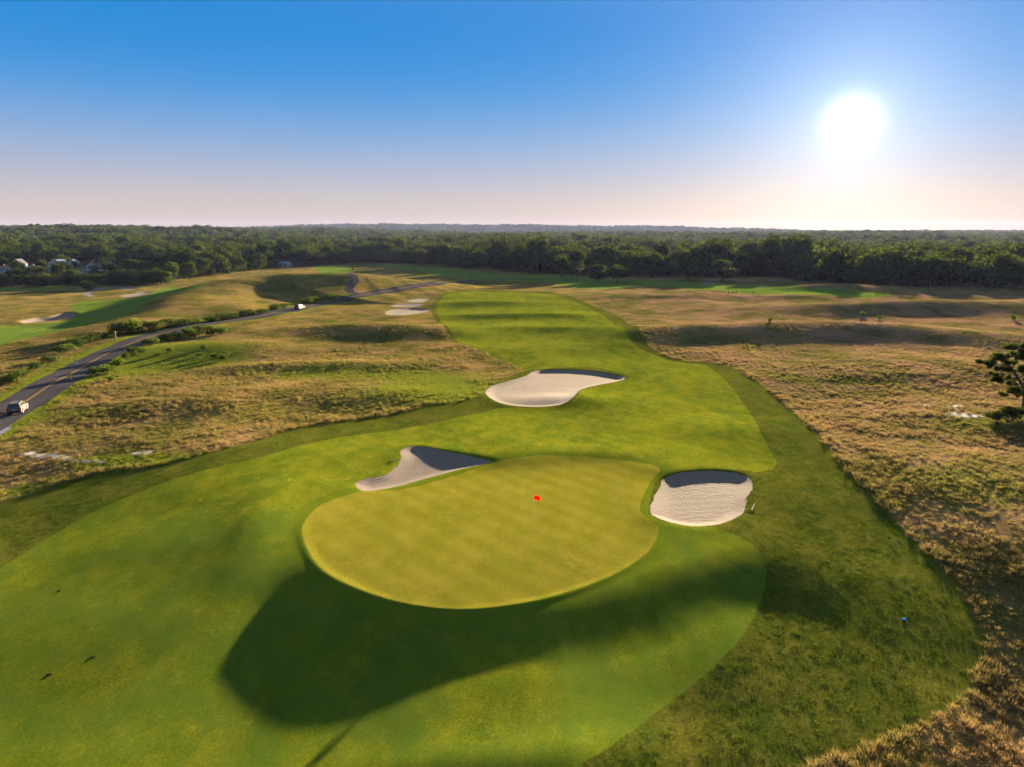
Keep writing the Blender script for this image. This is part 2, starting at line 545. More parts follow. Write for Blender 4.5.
def turf(name, dark, light, yellow, tilt=2.0, fine=14.0, stripe=0.0, blotch=0.5, bump_d=0.03, grain=0.42, fringe=False):
    m, t = mat(name)
    big = t.step(t.noise(0.075, 5, 0.68, stretch=(1, 0.55, 1)), 0.36, 0.64)
    mid = t.step(t.noise(0.42, 5, 0.72, stretch=(1, 0.6, 1)), 0.36, 0.66)
    sml = t.noise(fine, 3, 0.7)
    c = t.mix(t.math('MULTIPLY', big, 0.8), dark, light)
    c = t.mix(t.math('MULTIPLY', mid, blotch), c, yellow)
    c = t.mix(t.step(sml, 0.3, 0.72), t.mix(grain, c, (0, 0, 0)), t.mix(0.12, c, yellow))
    if stripe:
        w = t.node('TexWave', wave_type='BANDS', bands_direction='DIAGONAL')
        t.l.new(t.pos(), w.inputs['Vector'])
        w.inputs['Scale'].default_value = 0.19
        w.inputs['Distortion'].default_value = 1.2
        w.inputs['Detail Scale'].default_value = 0.2
        c = t.mix(t.math('MULTIPLY', w.outputs['Fac'], stripe), c, t.mix(0.5, c, (0, 0, 0)))
    dry = t.math('MULTIPLY', t.step(t.noise(0.75, 6, 0.72), 0.57, 0.70), t.step(t.noise(0.06, 2), 0.42, 0.62))
    c = t.mix(t.math('MULTIPLY', dry, 0.55), c, (yellow[0] * 1.15, yellow[1] * 1.05, yellow[2] * 1.6))
    lushp = t.math('MULTIPLY', t.step(t.noise(0.33, 6, 0.75), 0.52, 0.66), 0.55)
    c = t.mix(lushp, c, (dark[0] * 0.75, dark[1] * 0.9, dark[2] * 1.1))
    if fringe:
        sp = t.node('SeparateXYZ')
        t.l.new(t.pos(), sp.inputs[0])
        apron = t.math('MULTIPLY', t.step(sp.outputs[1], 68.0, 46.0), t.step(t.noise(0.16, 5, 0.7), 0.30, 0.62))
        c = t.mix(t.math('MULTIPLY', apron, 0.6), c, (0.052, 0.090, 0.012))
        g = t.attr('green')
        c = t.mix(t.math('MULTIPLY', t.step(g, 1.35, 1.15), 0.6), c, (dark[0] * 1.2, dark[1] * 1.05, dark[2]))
    nb = t.bump(t.noise(fine * 0.6, 3, 0.6), 0.6, bump_d)
    p = t.principled(c, 0.9, 0.0, normal=t.blades(tilt, nb))
    t.out(p)
    return m


# ------------------------------------------------------------------ helpers: objects
def tag(o, label=None, cat=None, group=None, kind=None):
    if label:
        o['label'] = label
    if cat:
        o['category'] = cat
    if group:
        o['group'] = group
    if kind:
        o['kind'] = kind
    return o


def mesh_obj(name, verts, faces, material, parent=None, smooth=False, coll=COL):
    me = bpy.data.meshes.new(name)
    me.from_pydata([tuple(v) for v in verts], [], faces)
    me.update()
    if material:
        me.materials.append(material)
    if smooth:
        me.polygons.foreach_set('use_smooth', [True] * len(me.polygons))
    o = bpy.data.objects.new(name, me)
    coll.objects.link(o)
    if parent:
        o.parent = parent
    return o


def empty(name, loc, rz=0.0, scale=1.0):
    o = bpy.data.objects.new(name, None)
    o.empty_display_size = 0.5
    COL.objects.link(o)
    o.location = loc
    o.rotation_euler = (0, 0, rz)
    o.scale = (scale,) * 3
    return o


def copy_tree(o, parent=None):
    c = o.copy()
    COL.objects.link(c)
    c.parent = parent
    for ch in list(o.children):
        copy_tree(ch, c)
    return c


class MB:
    """collects simple solids into one mesh"""

    def __init__(self):
        self.v, self.f = [], []

    def add(self, vs, fs):
        b = len(self.v)
        self.v += [tuple(v) for v in vs]
        self.f += [tuple(i + b for i in f) for f in fs]

    def box(self, c, s, rz=0.0, taper=1.0):
        x, y, z = (k / 2 for k in s)
        vs = []
        for dz in (-1, 1):
            k = taper if dz > 0 else 1
            for dx, dy in ((-1, -1), (1, -1), (1, 1), (-1, 1)):
                px, py = dx * x * k, dy * y * k
                vs.append((c[0] + px * math.cos(rz) - py * math.sin(rz), c[1] + px * math.sin(rz) + py * math.cos(rz), c[2] + dz * z))
        self.add(vs, [(3, 2, 1, 0), (4, 5, 6, 7), (0, 1, 5, 4), (1, 2, 6, 5), (2, 3, 7, 6), (3, 0, 4, 7)])

    def tube(self, pts, radii, n=8, cap=True):
        P = [Vector(p) for p in pts]
        rings = []
        for i, p in enumerate(P):
            d = (P[min(i + 1, len(P) - 1)] - P[max(i - 1, 0)]).normalized()
            a = d.cross(Vector((0, 0, 1)) if abs(d.z) < 0.9 else Vector((1, 0, 0))).normalized()
            b = d.cross(a)
            r = radii[i] if hasattr(radii, '__len__') else radii
            rings.append([p + a * (r * math.cos(2 * math.pi * k / n)) + b * (r * math.sin(2 * math.pi * k / n)) for k in range(n)])
        vs = [v for ring in rings for v in ring]
        fs = []
        for i in range(len(P) - 1):
            for k in range(n):
                fs.append((i * n + k, i * n + (k + 1) % n, (i + 1) * n + (k + 1) % n, (i + 1) * n + k))
        if cap:
            fs.append(tuple(range(n - 1, -1, -1)))
            fs.append(tuple((len(P) - 1) * n + k for k in range(n)))
        self.add(vs, fs)

    def prism(self, poly, y0, y1):
        """an outline in x, z run from y0 to y1"""
        n = len(poly)
        vs = [(x, y0, z) for x, z in poly] + [(x, y1, z) for x, z in poly]
        fs = [(k, (k + 1) % n, n + (k + 1) % n, n + k) for k in range(n)]
        fs += [tuple(range(n - 1, -1, -1)), tuple(range(n, 2 * n))]
        self.add(vs, fs)

    def build(self, name, material, parent=None, smooth=False, bevel=0.0):
        o = mesh_obj(name, self.v, self.f, material, parent, smooth)
        bm = bmesh.new()
        bm.from_mesh(o.data)
        bmesh.ops.recalc_face_normals(bm, faces=bm.faces)
        if bevel:
            bmesh.ops.bevel(bm, geom=list(bm.edges), offset=bevel, segments=2, affect='EDGES', profile=0.6, clamp_overlap=True)
        bm.to_mesh(o.data)
        bm.free()
        return o


# ------------------------------------------------------------------ the ground sheet, split along its outlines
def build_ground():
    u = np.concatenate([np.linspace(-2.2, -1.05, 24, endpoint=False), np.linspace(-1.05, -0.78, 40, endpoint=False), np.arange(-0.78, 0.78, 0.0031),
                        np.linspace(0.78, 1.05, 40, endpoint=False), np.linspace(1.05, 2.2, 25)])
    ys = [-14.0]
    while ys[-1] < 9500:
        y = ys[-1]
        px = max(y, 18) ** 2 / (H * FPX)
        if y < 16:
            st = 0.6
        elif y < 420:
            st = min(max(0.12, px * 0.95), 1.15)
        else:
            st = min(1.15 * (y / 420) ** 2.6, 0.03 * y)
        ys.append(y + st)
    ys = np.array(ys)
    Y, U = np.meshgrid(ys, u, indexing='ij')
    X = U * (Y + 24.0)
    nr, nc = Y.shape
    x, y = X.ravel(), Y.ravel()
    z = height(x, y)
    i = np.arange((nr - 1) * (nc - 1))
    a = (i // (nc - 1)) * nc + i % (nc - 1)
    tris = np.concatenate([np.stack([a, a + 1, a + nc + 1], 1), np.stack([a, a + nc + 1, a + nc], 1)])
    # signed distances of all regions, road offsets and ground-cover masks ride along as columns
    names, cols = [], []

    def put(n, c):
        names.append(n)
        cols.append(c)

    put('x', x); put('y', y); put('z', z)
    off = line_off(x, y, ROAD)
    put('road_off', off)
    put('road', np.abs(off) - 3.35)
    put('side_path', np.abs(line_off(x, y, SIDE_PATH, 6)) - 1.7)
    put('cart_path', np.abs(line_off(x, y, CART_PATH, 6)) - 1.5)
    for n, P, dep in BUNKERS:
        put(n, sdf(x, y, P, 6) + 0.16 * (vnoise(x, y, 1.1, 63) * 0.6 + vnoise(x, y, 0.45, 64) * 0.4))
    for k, P in enumerate(PUDDLES):
        put('pud%d' % k, sdf(x, y, P, 6))
    put('pond', sdf(x, y, POND, 30))
    e1 = vnoise(x, y, 1.3, 61) * 0.5 + vnoise(x, y, 0.5, 62) * 0.5
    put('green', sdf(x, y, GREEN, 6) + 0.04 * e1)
    put('fair', sdf(x, y, FAIR_A, 6) + 0.10 * e1)
    put('fair_l', np.minimum(sdf(x, y, FAIR_L, 6), sdf(x, y, FAIR_L2, 6)))
    put('tee', sdf(x, y, TEE, 6))
    put('fair_f', sdf(x, y, FAIR_F, 6))
    put('semi', sdf(x, y, SEMI, 6) + 0.30 * e1)
    scar = np.full(x.shape, 6.0)
    for P in SCARS + SANDY:
        scar = np.minimum(scar, sdf(x, y, P, 6))
    put('scar', scar)
    put('lush', lush(x, y, off))
    A = np.stack(cols, 1)
    ci = {n: k for k, n in enumerate(names)}
    # vertex normals of the whole sheet, so the split pieces shade as one
    P3 = A[:, :3]
    fn = np.cross(P3[tris[:, 1]] - P3[tris[:, 0]], P3[tris[:, 2]] - P3[tris[:, 0]])
    vn = np.zeros_like(P3)
    for k in range(3):
        for c in range(3):
            vn[:, c] += np.bincount(tris[:, k], fn[:, c], len(P3))
    vn /= np.linalg.norm(vn, axis=1, keepdims=True) + 1e-12
    A = np.concatenate([A, vn], 1)
    done = []

    def cut(tris, col, A):
        """split the triangles at zero of a column: inside (negative), outside"""
        s = A[:, col]
        s = np.where(np.abs(s) < 1e-4, 1e-4, s)
        neg = s[tris] < 0
        cnt = neg.sum(1)
        ins, outs, mixd = tris[cnt == 3], tris[cnt == 0], tris[(cnt == 1) | (cnt == 2)]
        if not len(mixd):
            return ins, outs, A
        ng = s[mixd] < 0
        one = ng.sum(1) == 1
        odd = np.where(one[:, None], ng, ~ng)
        k = odd.argmax(1)
        r = np.arange(len(mixd))
        p, q, w = mixd[r, k], mixd[r, (k + 1) % 3], mixd[r, (k + 2) % 3]
        e = np.concatenate([np.stack([p, q], 1), np.stack([p, w], 1)])
        es = np.sort(e, 1)
        ue, inv = np.unique(es, axis=0, return_inverse=True)
        inv = inv.ravel()
        t = s[ue[:, 0]] / (s[ue[:, 0]] - s[ue[:, 1]])
        nv = A[ue[:, 0]] + t[:, None] * (A[ue[:, 1]] - A[ue[:, 0]])
        nv[:, col] = 0
        b = len(A)
        A = np.concatenate([A, nv])
        pq, pw = inv[:len(p)] + b, inv[len(p):] + b
        tip = np.stack([p, pq, pw], 1)
        q1, q2 = np.stack([pq, q, w], 1), np.stack([pq, w, pw], 1)
        ins = np.concatenate([ins, tip[one], q1[~one], q2[~one]])
        outs = np.concatenate([outs, tip[~one], q1[one], q2[one]])
        return ins, outs, A

    rest = tris
    order = ['road', 'side_path', 'cart_path'] + [b[0] for b in BUNKERS] + ['pud%d' % k for k in range(len(PUDDLES))] + \
            ['pond', 'green', 'fair', 'fair_l', 'tee', 'fair_f', 'semi']
    parts = {}
    for n in order:
        parts[n], rest, A = cut(rest, ci[n], A)
    parts['ground'] = rest
    return parts, A, ci


def lush(x, y, off):
    """where unmown land is green rather than straw"""
    l = np.zeros(x.shape)
    l += 0.95 * np.exp(-((np.abs(off) - 4.3) / 1.6) ** 2) * (y < 260)
    for px, py, sx, sy, h in ((150, 352, 14, 15, 1.0), (115, 367, 9, 8, 1.0), (205, 356, 9, 9, 0.95), (110, 462, 5, 2.2, 0.9), (150, 460, 6, 2.4, 0.9),
                              (25, 490, 4, 2.5, 0.8), (72, 413, 5, 4, 0.7), (440, 385, 10, 8, 0.85), (400, 395, 14, 10, 0.55), (360, 368, 24, 7, 0.5),
                              (470, 395, 7, 7, 0.9), (800, 380, 9, 6, 0.5), (960, 470, 9, 7, 0.38), (990, 500, 8, 8, 0.38), (930, 340, 20, 12, 0.25),
                              (420, 275, 18, 20, 0.7), (330, 375, 20, 5, 0.5), (985, 420, 8, 4, 0.55), (230, 410, 10, 5, 0.3)):
        c = ground_at(px, py)
        l += gauss(x, y, c[0], c[1], sx, sy, h)
    return np.clip(l, 0, 1)


def sheet(name, tris, A, ci, material, attrs=(), parent=None, lift=0.0):
    used = np.unique(tris)
    remap = np.full(len(A), -1)
    remap[used] = np.arange(len(used))
    t = remap[tris].astype(np.int32)
    V = A[used]
    me = bpy.data.meshes.new(name)
    me.vertices.add(len(V))
    co = V[:, :3].copy()
    co[:, 2] += lift
    me.vertices.foreach_set('co', co.astype(np.float32).ravel())
    me.loops.add(len(t) * 3)
    me.loops.foreach_set('vertex_index', t.ravel())
    me.polygons.add(len(t))
    me.polygons.foreach_set('loop_start', np.arange(0, len(t) * 3, 3, dtype=np.int32))
    me.polygons.foreach_set('use_smooth', np.ones(len(t), bool))
    for a in attrs:
        at = me.attributes.new(a, 'FLOAT', 'POINT')
        at.data.foreach_set('value', V[:, ci[a]].astype(np.float32))
    me.update(calc_edges=True)
    me.normals_split_custom_set_from_vertices(V[:, -3:].astype(np.float32))
    me.materials.append(material)
    o = bpy.data.objects.new(name, me)
    COL.objects.link(o)
    return o


# ground materials
M_GREEN = turf('putting_turf', (0.150, 0.145, 0.011), (0.190, 0.172, 0.014), (0.25, 0.205, 0.03), tilt=1.5, fine=9.0, stripe=0.22, blotch=0.5, bump_d=0.012, grain=0.22)
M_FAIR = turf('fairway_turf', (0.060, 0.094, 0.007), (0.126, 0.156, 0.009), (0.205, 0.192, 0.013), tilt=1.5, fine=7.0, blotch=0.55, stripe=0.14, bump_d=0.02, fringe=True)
M_FAIR_FAR = turf('far_fairway_turf', (0.070, 0.130, 0.020), (0.115, 0.185, 0.026), (0.18, 0.21, 0.03), tilt=1.5, fine=5.0, blotch=0.5, bump_d=0.02)
M_SEMI = turf('rough_turf', (0.036, 0.056, 0.006), (0.078, 0.094, 0.009), (0.13, 0.11, 0.018), tilt=1.3, fine=4.5, blotch=0.55, bump_d=0.09)


def fescue_color(t, sep_attr=True):
    a = t.step(t.noise(0.040, 6, 0.68, stretch=(1, 0.7, 1)), 0.40, 0.60)
    b = t.step(t.noise(0.13, 6, 0.7, stretch=(1, 0.8, 1)), 0.42, 0.62)
    d = t.step(t.noise(0.12, 4, 0.6), 0.45, 0.66)
    sx = t.node('SeparateXYZ')
    t.l.new(t.pos(), sx.inputs[0])
    right = t.step(sx.outputs[0], 15.0, 60.0)
    c = t.mix(a, (0.080, 0.082, 0.015), t.mix(right, (0.180, 0.138, 0.030), (0.195, 0.118, 0.062)))
    c = t.mix(t.math('MULTIPLY', b, 0.55), c, t.mix(right, (0.28, 0.155, 0.082), (0.28, 0.155, 0.110)))
    c = t.mix(t.math('MULTIPLY', d, 0.7), c, (0.060, 0.065, 0.013))
    return c


def make_fescue_ground():
    m, t = mat('fescue_ground')
    c = fescue_color(t)
    lu = t.attr('lush')
    n = t.noise(0.9, 4, 0.65)
    lus = t.step(t.math('ADD', lu, t.math('MULTIPLY', t.math('SUBTRACT', n, 0.5), 0.9)), 0.30, 0.75)
    c = t.mix(lus, c, t.mix(n, (0.060, 0.095, 0.010), (0.17, 0.175, 0.018)))
    c = t.mix(t.step(t.noise(3.2, 4, 0.7), 0.32, 0.66), t.mix(0.4, c, (0.012, 0.010, 0.004)), c)
    sc = t.math('ADD', t.attr('scar'), t.math('MULTIPLY', t.math('SUBTRACT', t.noise(0.8, 4), 0.5), 2.2))
    c = t.mix(t.step(sc, 0.25, -0.15), c, (0.46, 0.40, 0.36))
    nb = t.bump(t.noise(1.6, 5, 0.7), 0.9, 0.5)
    t.out(t.principled(c, 0.9, 0.0, normal=t.blades(1.2, nb)))
    return m


def make_sand():
    m, t = mat('bunker_sand')
    f = t.noise(1.3, 5, 0.65)
    w = t.node('TexWave', wave_type='BANDS', bands_direction='Y')
    t.l.new(t.pos(), w.inputs['Vector'])
    w.inputs['Scale'].default_value = 1.1
    w.inputs['Distortion'].default_value = 5.0
    w.inputs['Detail'].default_value = 3.0
    w.inputs['Detail Scale'].default_value = 1.2
    c = t.mix(f, (0.115, 0.086, 0.075), (0.170, 0.130, 0.114))
    c = t.mix(t.math('MULTIPLY', t.step(t.noise(5.5, 3, 0.7), 0.5, 0.62), 0.35), c, (0.10, 0.078, 0.066))
    h = t.math('ADD', t.math('MULTIPLY', w.outputs['Fac'], 0.5), t.noise(3.0, 5, 0.75))
    t.out(t.principled(c, 0.95, 0.05, normal=t.blades(0.25, t.bump(h, 0.8, 0.06))))
    return m


def make_asphalt():
    m, t = mat('road_asphalt')
    f = t.noise(0.8, 5, 0.65, stretch=(1, 1, 1))
    c = t.mix(f, (0.034, 0.030, 0.037), (0.058, 0.052, 0.060))
    o = t.attr('road_off')
    wheel = t.math('ABSOLUTE', t.math('SUBTRACT', t.math('ABSOLUTE', o), 1.7))
    c = t.mix(t.math('MULTIPLY', t.step(wheel, 1.0, 0.5), 0.35), c, (0.060, 0.055, 0.058))
    line = t.math('ABSOLUTE', t.math('SUBTRACT', t.math('ABSOLUTE', o), 0.15))
    worn = t.step(t.noise(2.5, 4, 0.7), 0.25, 0.45)
    c = t.mix(t.math('MULTIPLY', t.step(line, 0.07, 0.045), worn), c, (0.34, 0.20, 0.04))
    t.out(t.principled(c, 0.95, 0.0, normal=t.bump(t.noise(9, 3), 0.3, 0.02)))
    return m


def make_water(name, rough=0.25):
    m, t = mat(name)
    nb = t.bump(t.noise(2.0, 3), 0.12, 0.05)
    t.out(t.principled((0.16, 0.15, 0.14), rough, 0.3, normal=nb))
    return m


M_FESCUE = make_fescue_ground()
M_SAND = make_sand()
M_ROAD = make_asphalt()
M_LANE = simple('lane_asphalt', (0.045, 0.040, 0.045), 0.95, 0.0, scale=0.8, var=0.25)
M_PATH = simple('path_paving', (0.15, 0.135, 0.13), 0.9, 0.0, scale=0.8, var=0.25)
M_WATER = make_water('still_water')

parts, A, ci = build_ground()
GR = {}
GR['ground'] = tag(sheet('ground', parts['ground'], A, ci, M_FESCUE, ('lush', 'scar')), kind='structure')
tag(sheet('road', parts['road'], A, ci, M_ROAD, ('road_off',)), kind='structure')
tag(sheet('path', parts['side_path'], A, ci, M_LANE), kind='structure')
tag(sheet('path', parts['cart_path'], A, ci, M_PATH), kind='structure')
tag(sheet('putting_green', parts['green'], A, ci, M_GREEN), kind='structure')
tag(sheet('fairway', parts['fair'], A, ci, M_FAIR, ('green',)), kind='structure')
tag(sheet('mown_rough', parts['semi'], A, ci, M_SEMI), kind='structure')
tag(sheet('fairway', parts['fair_l'], A, ci, M_FAIR_FAR), kind='structure')
tag(sheet('fairway', parts['fair_f'], A, ci, M_FAIR_FAR), kind='structure')
tag(sheet('tee_ground', parts['tee'], A, ci, M_FAIR_FAR), kind='structure')
for k in range(len(PUDDLES)):
    tag(sheet('puddle', parts['pud%d' % k], A, ci, M_WATER), kind='structure')
tag(sheet('pond', parts['pond'], A, ci, M_WATER), kind='structure')
B_LABEL = {
    'b1': 'triangular sand bunker with a long pointed tip, left of the putting green',
    'b2': 'rounded sand bunker against the right edge of the putting green',
    'b3': 'large kidney shaped sand bunker in the fairway behind the putting green',
    'b4': 'nearest and widest of the three bunkers left of the distant fairway',
    'b5': 'middle of the three bunkers left of the distant fairway',
    'b6': 'farthest of the three bunkers left of the distant fairway',
    'b7': 'long sand bunker with a dark back lip on the course left of the road',
    'b8': 'small far bunker beside the bend of the pale cart path',
    'b9': 'small bunker between the pale cart path and the left fairway',
    'b10': 'pale bunker on the shaded far fairway in front of the wood'}
for n, P, dep in BUNKERS:
    tag(sheet('sand_bunker', parts[n], A, ci, M_SAND), B_LABEL[n], 'bunker', 'sand bunkers of the golf course')


def project(p):
    x, y, z = p[0], p[1], p[2] - H
    d = y * math.cos(PITCH) - z * math.sin(PITCH)
    v = y * math.sin(PITCH) + z * math.cos(PITCH)
    return CX + FPX * x / d, CY - FPX * v / d, d


# ------------------------------------------------------------------ air
def haze_box():
    x0, x1, y0, y1, z0, z1 = -7000, 7000, -120, 7600, -30, 125
    mb = MB()
    mb.box(((x0 + x1) / 2, (y0 + y1) / 2, (z0 + z1) / 2), (x1 - x0, y1 - y0, z1 - z0))
    m = bpy.data.materials.new('hazy_air')
    m.use_nodes = True
    t = m.node_tree
    t.nodes.clear()
    o = t.nodes.new('ShaderNodeOutputMaterial')
    v = t.nodes.new('ShaderNodeVolumePrincipled')
    v.inputs['Color'].default_value = (0.42, 0.50, 1.0, 1)
    v.inputs['Density'].default_value = 0.000021
    v.inputs['Anisotropy'].default_value = 0.12
    t.links.new(v.outputs[0], o.inputs['Volume'])
    tag(mb.build('haze', m), kind='stuff')


haze_box()


# ------------------------------------------------------------------ foliage
def leaf_mat(name, a, b, trans=0.4, wood=False):
    m, t = mat(name)
    oi = t.node('ObjectInfo')
    f = t.noise(0.35, 3)
    c = t.mix(t.math('POWER', oi.outputs['Random'], 1.6), a, b)
    c = t.mix(t.step(f, 0.35, 0.65), t.mix(0.35, c, (0.01, 0.015, 0.004)), c)
    d = t.node('BsdfDiffuse')
    t.l.new(c, d.inputs['Color'])
    tr = t.node('BsdfTranslucent')
    t.l.new(t.mix(0.35, c, (0.14, 0.19, 0.012)), tr.inputs['Color'])
    mx = t.node('MixShader')
    mx.inputs[0].default_value = trans
    t.l.new(d.outputs[0], mx.inputs[1])
    t.l.new(tr.outputs[0], mx.inputs[2])
    t.out(mx.outputs[0])
    return m


M_LEAF = leaf_mat('broad_leaves', (0.009, 0.024, 0.008), (0.046, 0.063, 0.012), 0.27)
M_SHRUB = leaf_mat('shrub_leaves', (0.025, 0.045, 0.010), (0.060, 0.090, 0.014))
M_SHRUB_LIGHT = leaf_mat('light_shrub_leaves', (0.060, 0.090, 0.012), (0.12, 0.13, 0.02))
M_PINE = leaf_mat('pine_needles', (0.026, 0.034, 0.012), (0.040, 0.046, 0.014), 0.25)
M_BARK = simple('bark', (0.075, 0.055, 0.042), 0.9, 0.1, var=0.35)
M_BARK_PALE = simple('pale_bark', (0.26, 0.21, 0.15), 0.9, 0.1, var=0.25)


def crown_blobs(rg, n, rx, rz, zc):
    out = []
    for _ in range(n):
        a, r = rg.uniform(0, 6.283), rx * 0.62 * math.sqrt(rg.uniform(0, 1))
        k = rg.uniform(-0.75, 0.85)
        w = 1 - 0.35 * max(0, k) - 0.15 * max(0, -k)
        out.append((r * math.cos(a) * w, r * math.sin(a) * w, zc + rz * k * 0.66, rx * rg.uniform(0.38, 0.62), rz * rg.uniform(0.28, 0.48)))
    return out


def leaf_cloud(rg, blobs, n, size, shell=0.25):
    """leaf clumps spread through the blobs' outer volume"""
    B = np.array(blobs)
    wgt = B[:, 3] ** 2
    k = rg.choice(len(B), n, p=wgt / wgt.sum())
    d = rg.normal(size=(n, 3))
    d /= np.linalg.norm(d, axis=1, keepdims=True)
    rr = 1 - shell * rg.random(n) ** 1.5 + 0.10 * rg.normal(size=n)
    c = B[k, :3] + d * rr[:, None] * np.stack([B[k, 3], B[k, 3], B[k, 4]], 1)
    nrm = d + 0.42 * rg.normal(size=(n, 3))
    nrm /= np.linalg.norm(nrm, axis=1, keepdims=True)
    t = np.cross(nrm, rg.normal(size=(n, 3)))
    t /= np.linalg.norm(t, axis=1, keepdims=True) + 1e-9
    b = np.cross(nrm, t)
    s = size * rg.uniform(0.6, 1.3, n)[:, None]
    # a bent leaf clump: two triangles folded along the middle
    fold = nrm * s * 0.35
    v = np.stack([c - t * s, c + b * s * 0.6 - fold, c + t * s, c - b * s * 0.6 - fold], 1).reshape(-1, 3)
    i = np.arange(n) * 4
    f = np.concatenate([np.stack([i, i + 1, i + 2], 1), np.stack([i, i + 2, i + 3], 1)])
    return v, f


def fast_mesh(name, v, f, material):
    me = bpy.data.meshes.new(name)
    me.vertices.add(len(v))
    me.vertices.foreach_set('co', np.asarray(v, np.float32).ravel())
    me.loops.add(len(f) * 3)
    me.loops.foreach_set('vertex_index', np.asarray(f, np.int32).ravel())
    me.polygons.add(len(f))
    me.polygons.foreach_set('loop_start', np.arange(0, len(f) * 3, 3, dtype=np.int32))
    me.update(calc_edges=True)
    me.materials.append(material)
    return me


def crown_mesh(name, seed, h=12.0, w=5.2, n=1500, size=0.62, low=0.08, nb=9, material=None):
    rg = np.random.default_rng(seed)
    zc, rz = h * (1 + low) / 2, h * (1 - low) / 2
    bl = crown_blobs(rg, nb, w, rz, zc)
    bl.append((0, 0, zc, w * 0.72, rz * 0.80))
    v, f = leaf_cloud(rg, bl, n, size)
    v[:, 2] = np.maximum(v[:, 2], 0.1)
    return fast_mesh(name, v, f, material or M_LEAF)


CROWNS = [crown_mesh('crown', 11, 14.0, 6.6), crown_mesh('crown', 12, 12.0, 7.4), crown_mesh('crown', 13, 15.5, 5.8, low=0.16),
          crown_mesh('crown', 14, 10.5, 5.6, low=0.04), crown_mesh('crown', 15, 13.0, 7.6, low=0.14)]
CROWNS_FAR = [crown_mesh('far_crown', 31 + k, 13.0, 7.2, 420, 1.25, 0.10, 8) for k in range(4)]


def trunk_mesh():
    mb = MB()
    mb.tube([(0, 0, -0.6), (0.05, 0, 1.5), (-0.05, 0.1, 4), (0.1, 0.05, 8)], [0.34, 0.26, 0.2, 0.08], 7)
    for a in range(4):
        an = a * 1.7
        mb.tube([(0, 0, 2.6 + a * 0.7), (1.3 * math.cos(an), 1.3 * math.sin(an), 4.2 + a * 0.8), (2.6 * math.cos(an), 2.6 * math.sin(an), 5.4 + a)],
                [0.14, 0.09, 0.04], 5)
    me = bpy.data.meshes.new('trunk')
    me.from_pydata(mb.v, [], mb.f)
    me.materials.append(M_BARK)
    return me


TRUNK = trunk_mesh()

# the wood: its front edge as seen, in distance along each direction
edge = []
for px, py in ((-400, 287), (-150, 287), (0, 286), (60, 285.5), (130, 284.5)):
    g = ground_at(px, py)
    edge.append((px, g[1]))
edge += [(160, 395), (200, 440), (240, 500), (270, 560), (280, 596), (290, 597), (304, 594)]
for px, py in ((350, 263.6), (400, 263.8), (450, 267.5), (512, 272), (540, 274), (580, 276), (650, 278), (702, 281), (767, 283), (830, 285),
               (893, 288), (968, 291), (1024, 293), (1150, 296), (1400, 297)):
    g = ground_at(px, py)
    edge.append((px, g[1]))
edge = np.array(edge, float)
edge[:, 1] += 78 * np.exp(-((edge[:, 0] - 835) / 125) ** 2)

CLEAR = smooth_poly([ground_at(644, 268.5), ground_at(672, 268.5), ground_at(676, 256.0), ground_at(650, 256.0)], 3)
GARDENS = np.array([(-430, 405), (-200, 402), (-215, 470), (-300, 560), (-480, 560)])


def scatter_points():
    pts = []
    d = 300.0
    while d < 5600:
        c = 10.2 if d < 800 else (10.2 + (d - 800) * 0.005 if d < 3600 else 24)
        half = 0.98 * d * 0.80
        n = int(2 * half / c)
        x = (np.arange(n) + RNG.uniform(-0.42, 0.42, n)) * c - half
        y = d + RNG.uniform(-0.42, 0.42, n) * c
        pts.append(np.stack([x, y, np.full(n, c / 10.2)], 1))
        d += c
    p = np.concatenate(pts)
    px = CX + FPX * p[:, 0] / (p[:, 1] * 0.977 + 5)
    keep = p[:, 1] > np.interp(px, edge[:, 0], edge[:, 1]) + 5 * vnoise(p[:, 0], p[:, 1], 20, 9)
    keep &= sdf(p[:, 0], p[:, 1], CLEAR, 4) > 2
    g = sdf(p[:, 0], p[:, 1], GARDENS, 4) < 0
    keep &= ~g | (RNG.random(len(p)) < 0.16)
    # small openings far off
    op = (vnoise(p[:, 0], p[:, 1], 130, 21) > 0.62) & (p[:, 1] > 900)
    keep &= ~op
    p, px = p[keep], px[keep]
    z = height(p[:, 0], p[:, 1])
    return p, px, z


FP, FPXS, FZ = scatter_points()
hf = RNG.uniform(0.62, 1.38, len(FP)) * (1 + 0.25 * vnoise(FP[:, 0], FP[:, 1], 60, 14))
dist = np.hypot(FP[:, 0], FP[:, 1])
hedge = (FPXS < 125) & (FP[:, 1] < np.interp(FPXS, edge[:, 0], edge[:, 1]) + 26)
hf[hedge] *= 0.56
hf[(sdf(FP[:, 0], FP[:, 1], GARDENS, 4) < 0) & ~hedge] *= 0.62
hf *= 1 + (0.38 * np.exp(-((FPXS - 775) / 115) ** 2) + 0.2 * np.exp(-((FPXS - 560) / 60) ** 2)) * (FP[:, 1] < np.interp(FPXS, edge[:, 0], edge[:, 1]) + 75)
in_view = (FPXS > -14) & (FPXS < 1038)
order = np.argsort(np.where(in_view, dist - 6 * hf, 1e9))
near = set(order[:215].tolist())
STRETCH = [(125, 'low dark tree in the hedge in front of the white houses', 'low trees of the hedge before the houses'),
           (345, 'dark broadleaf tree at the foot of the wood behind the long grassy hill', 'wood edge behind the long hill'),
           (520, 'dark broadleaf tree at the wood edge behind the far end of the road', 'wood edge beyond the road'),
           (655, 'rounded green tree at the wood edge left of the gap with the pond', 'wood edge left of the pond'),
           (900, 'hazy broadleaf tree at the wood edge below the sun, right of the pond', 'wood edge below the sun'),
           (2000, 'sunlit broadleaf tree at the wood edge behind the brown fescue on the right', 'wood edge behind the right fescue')]


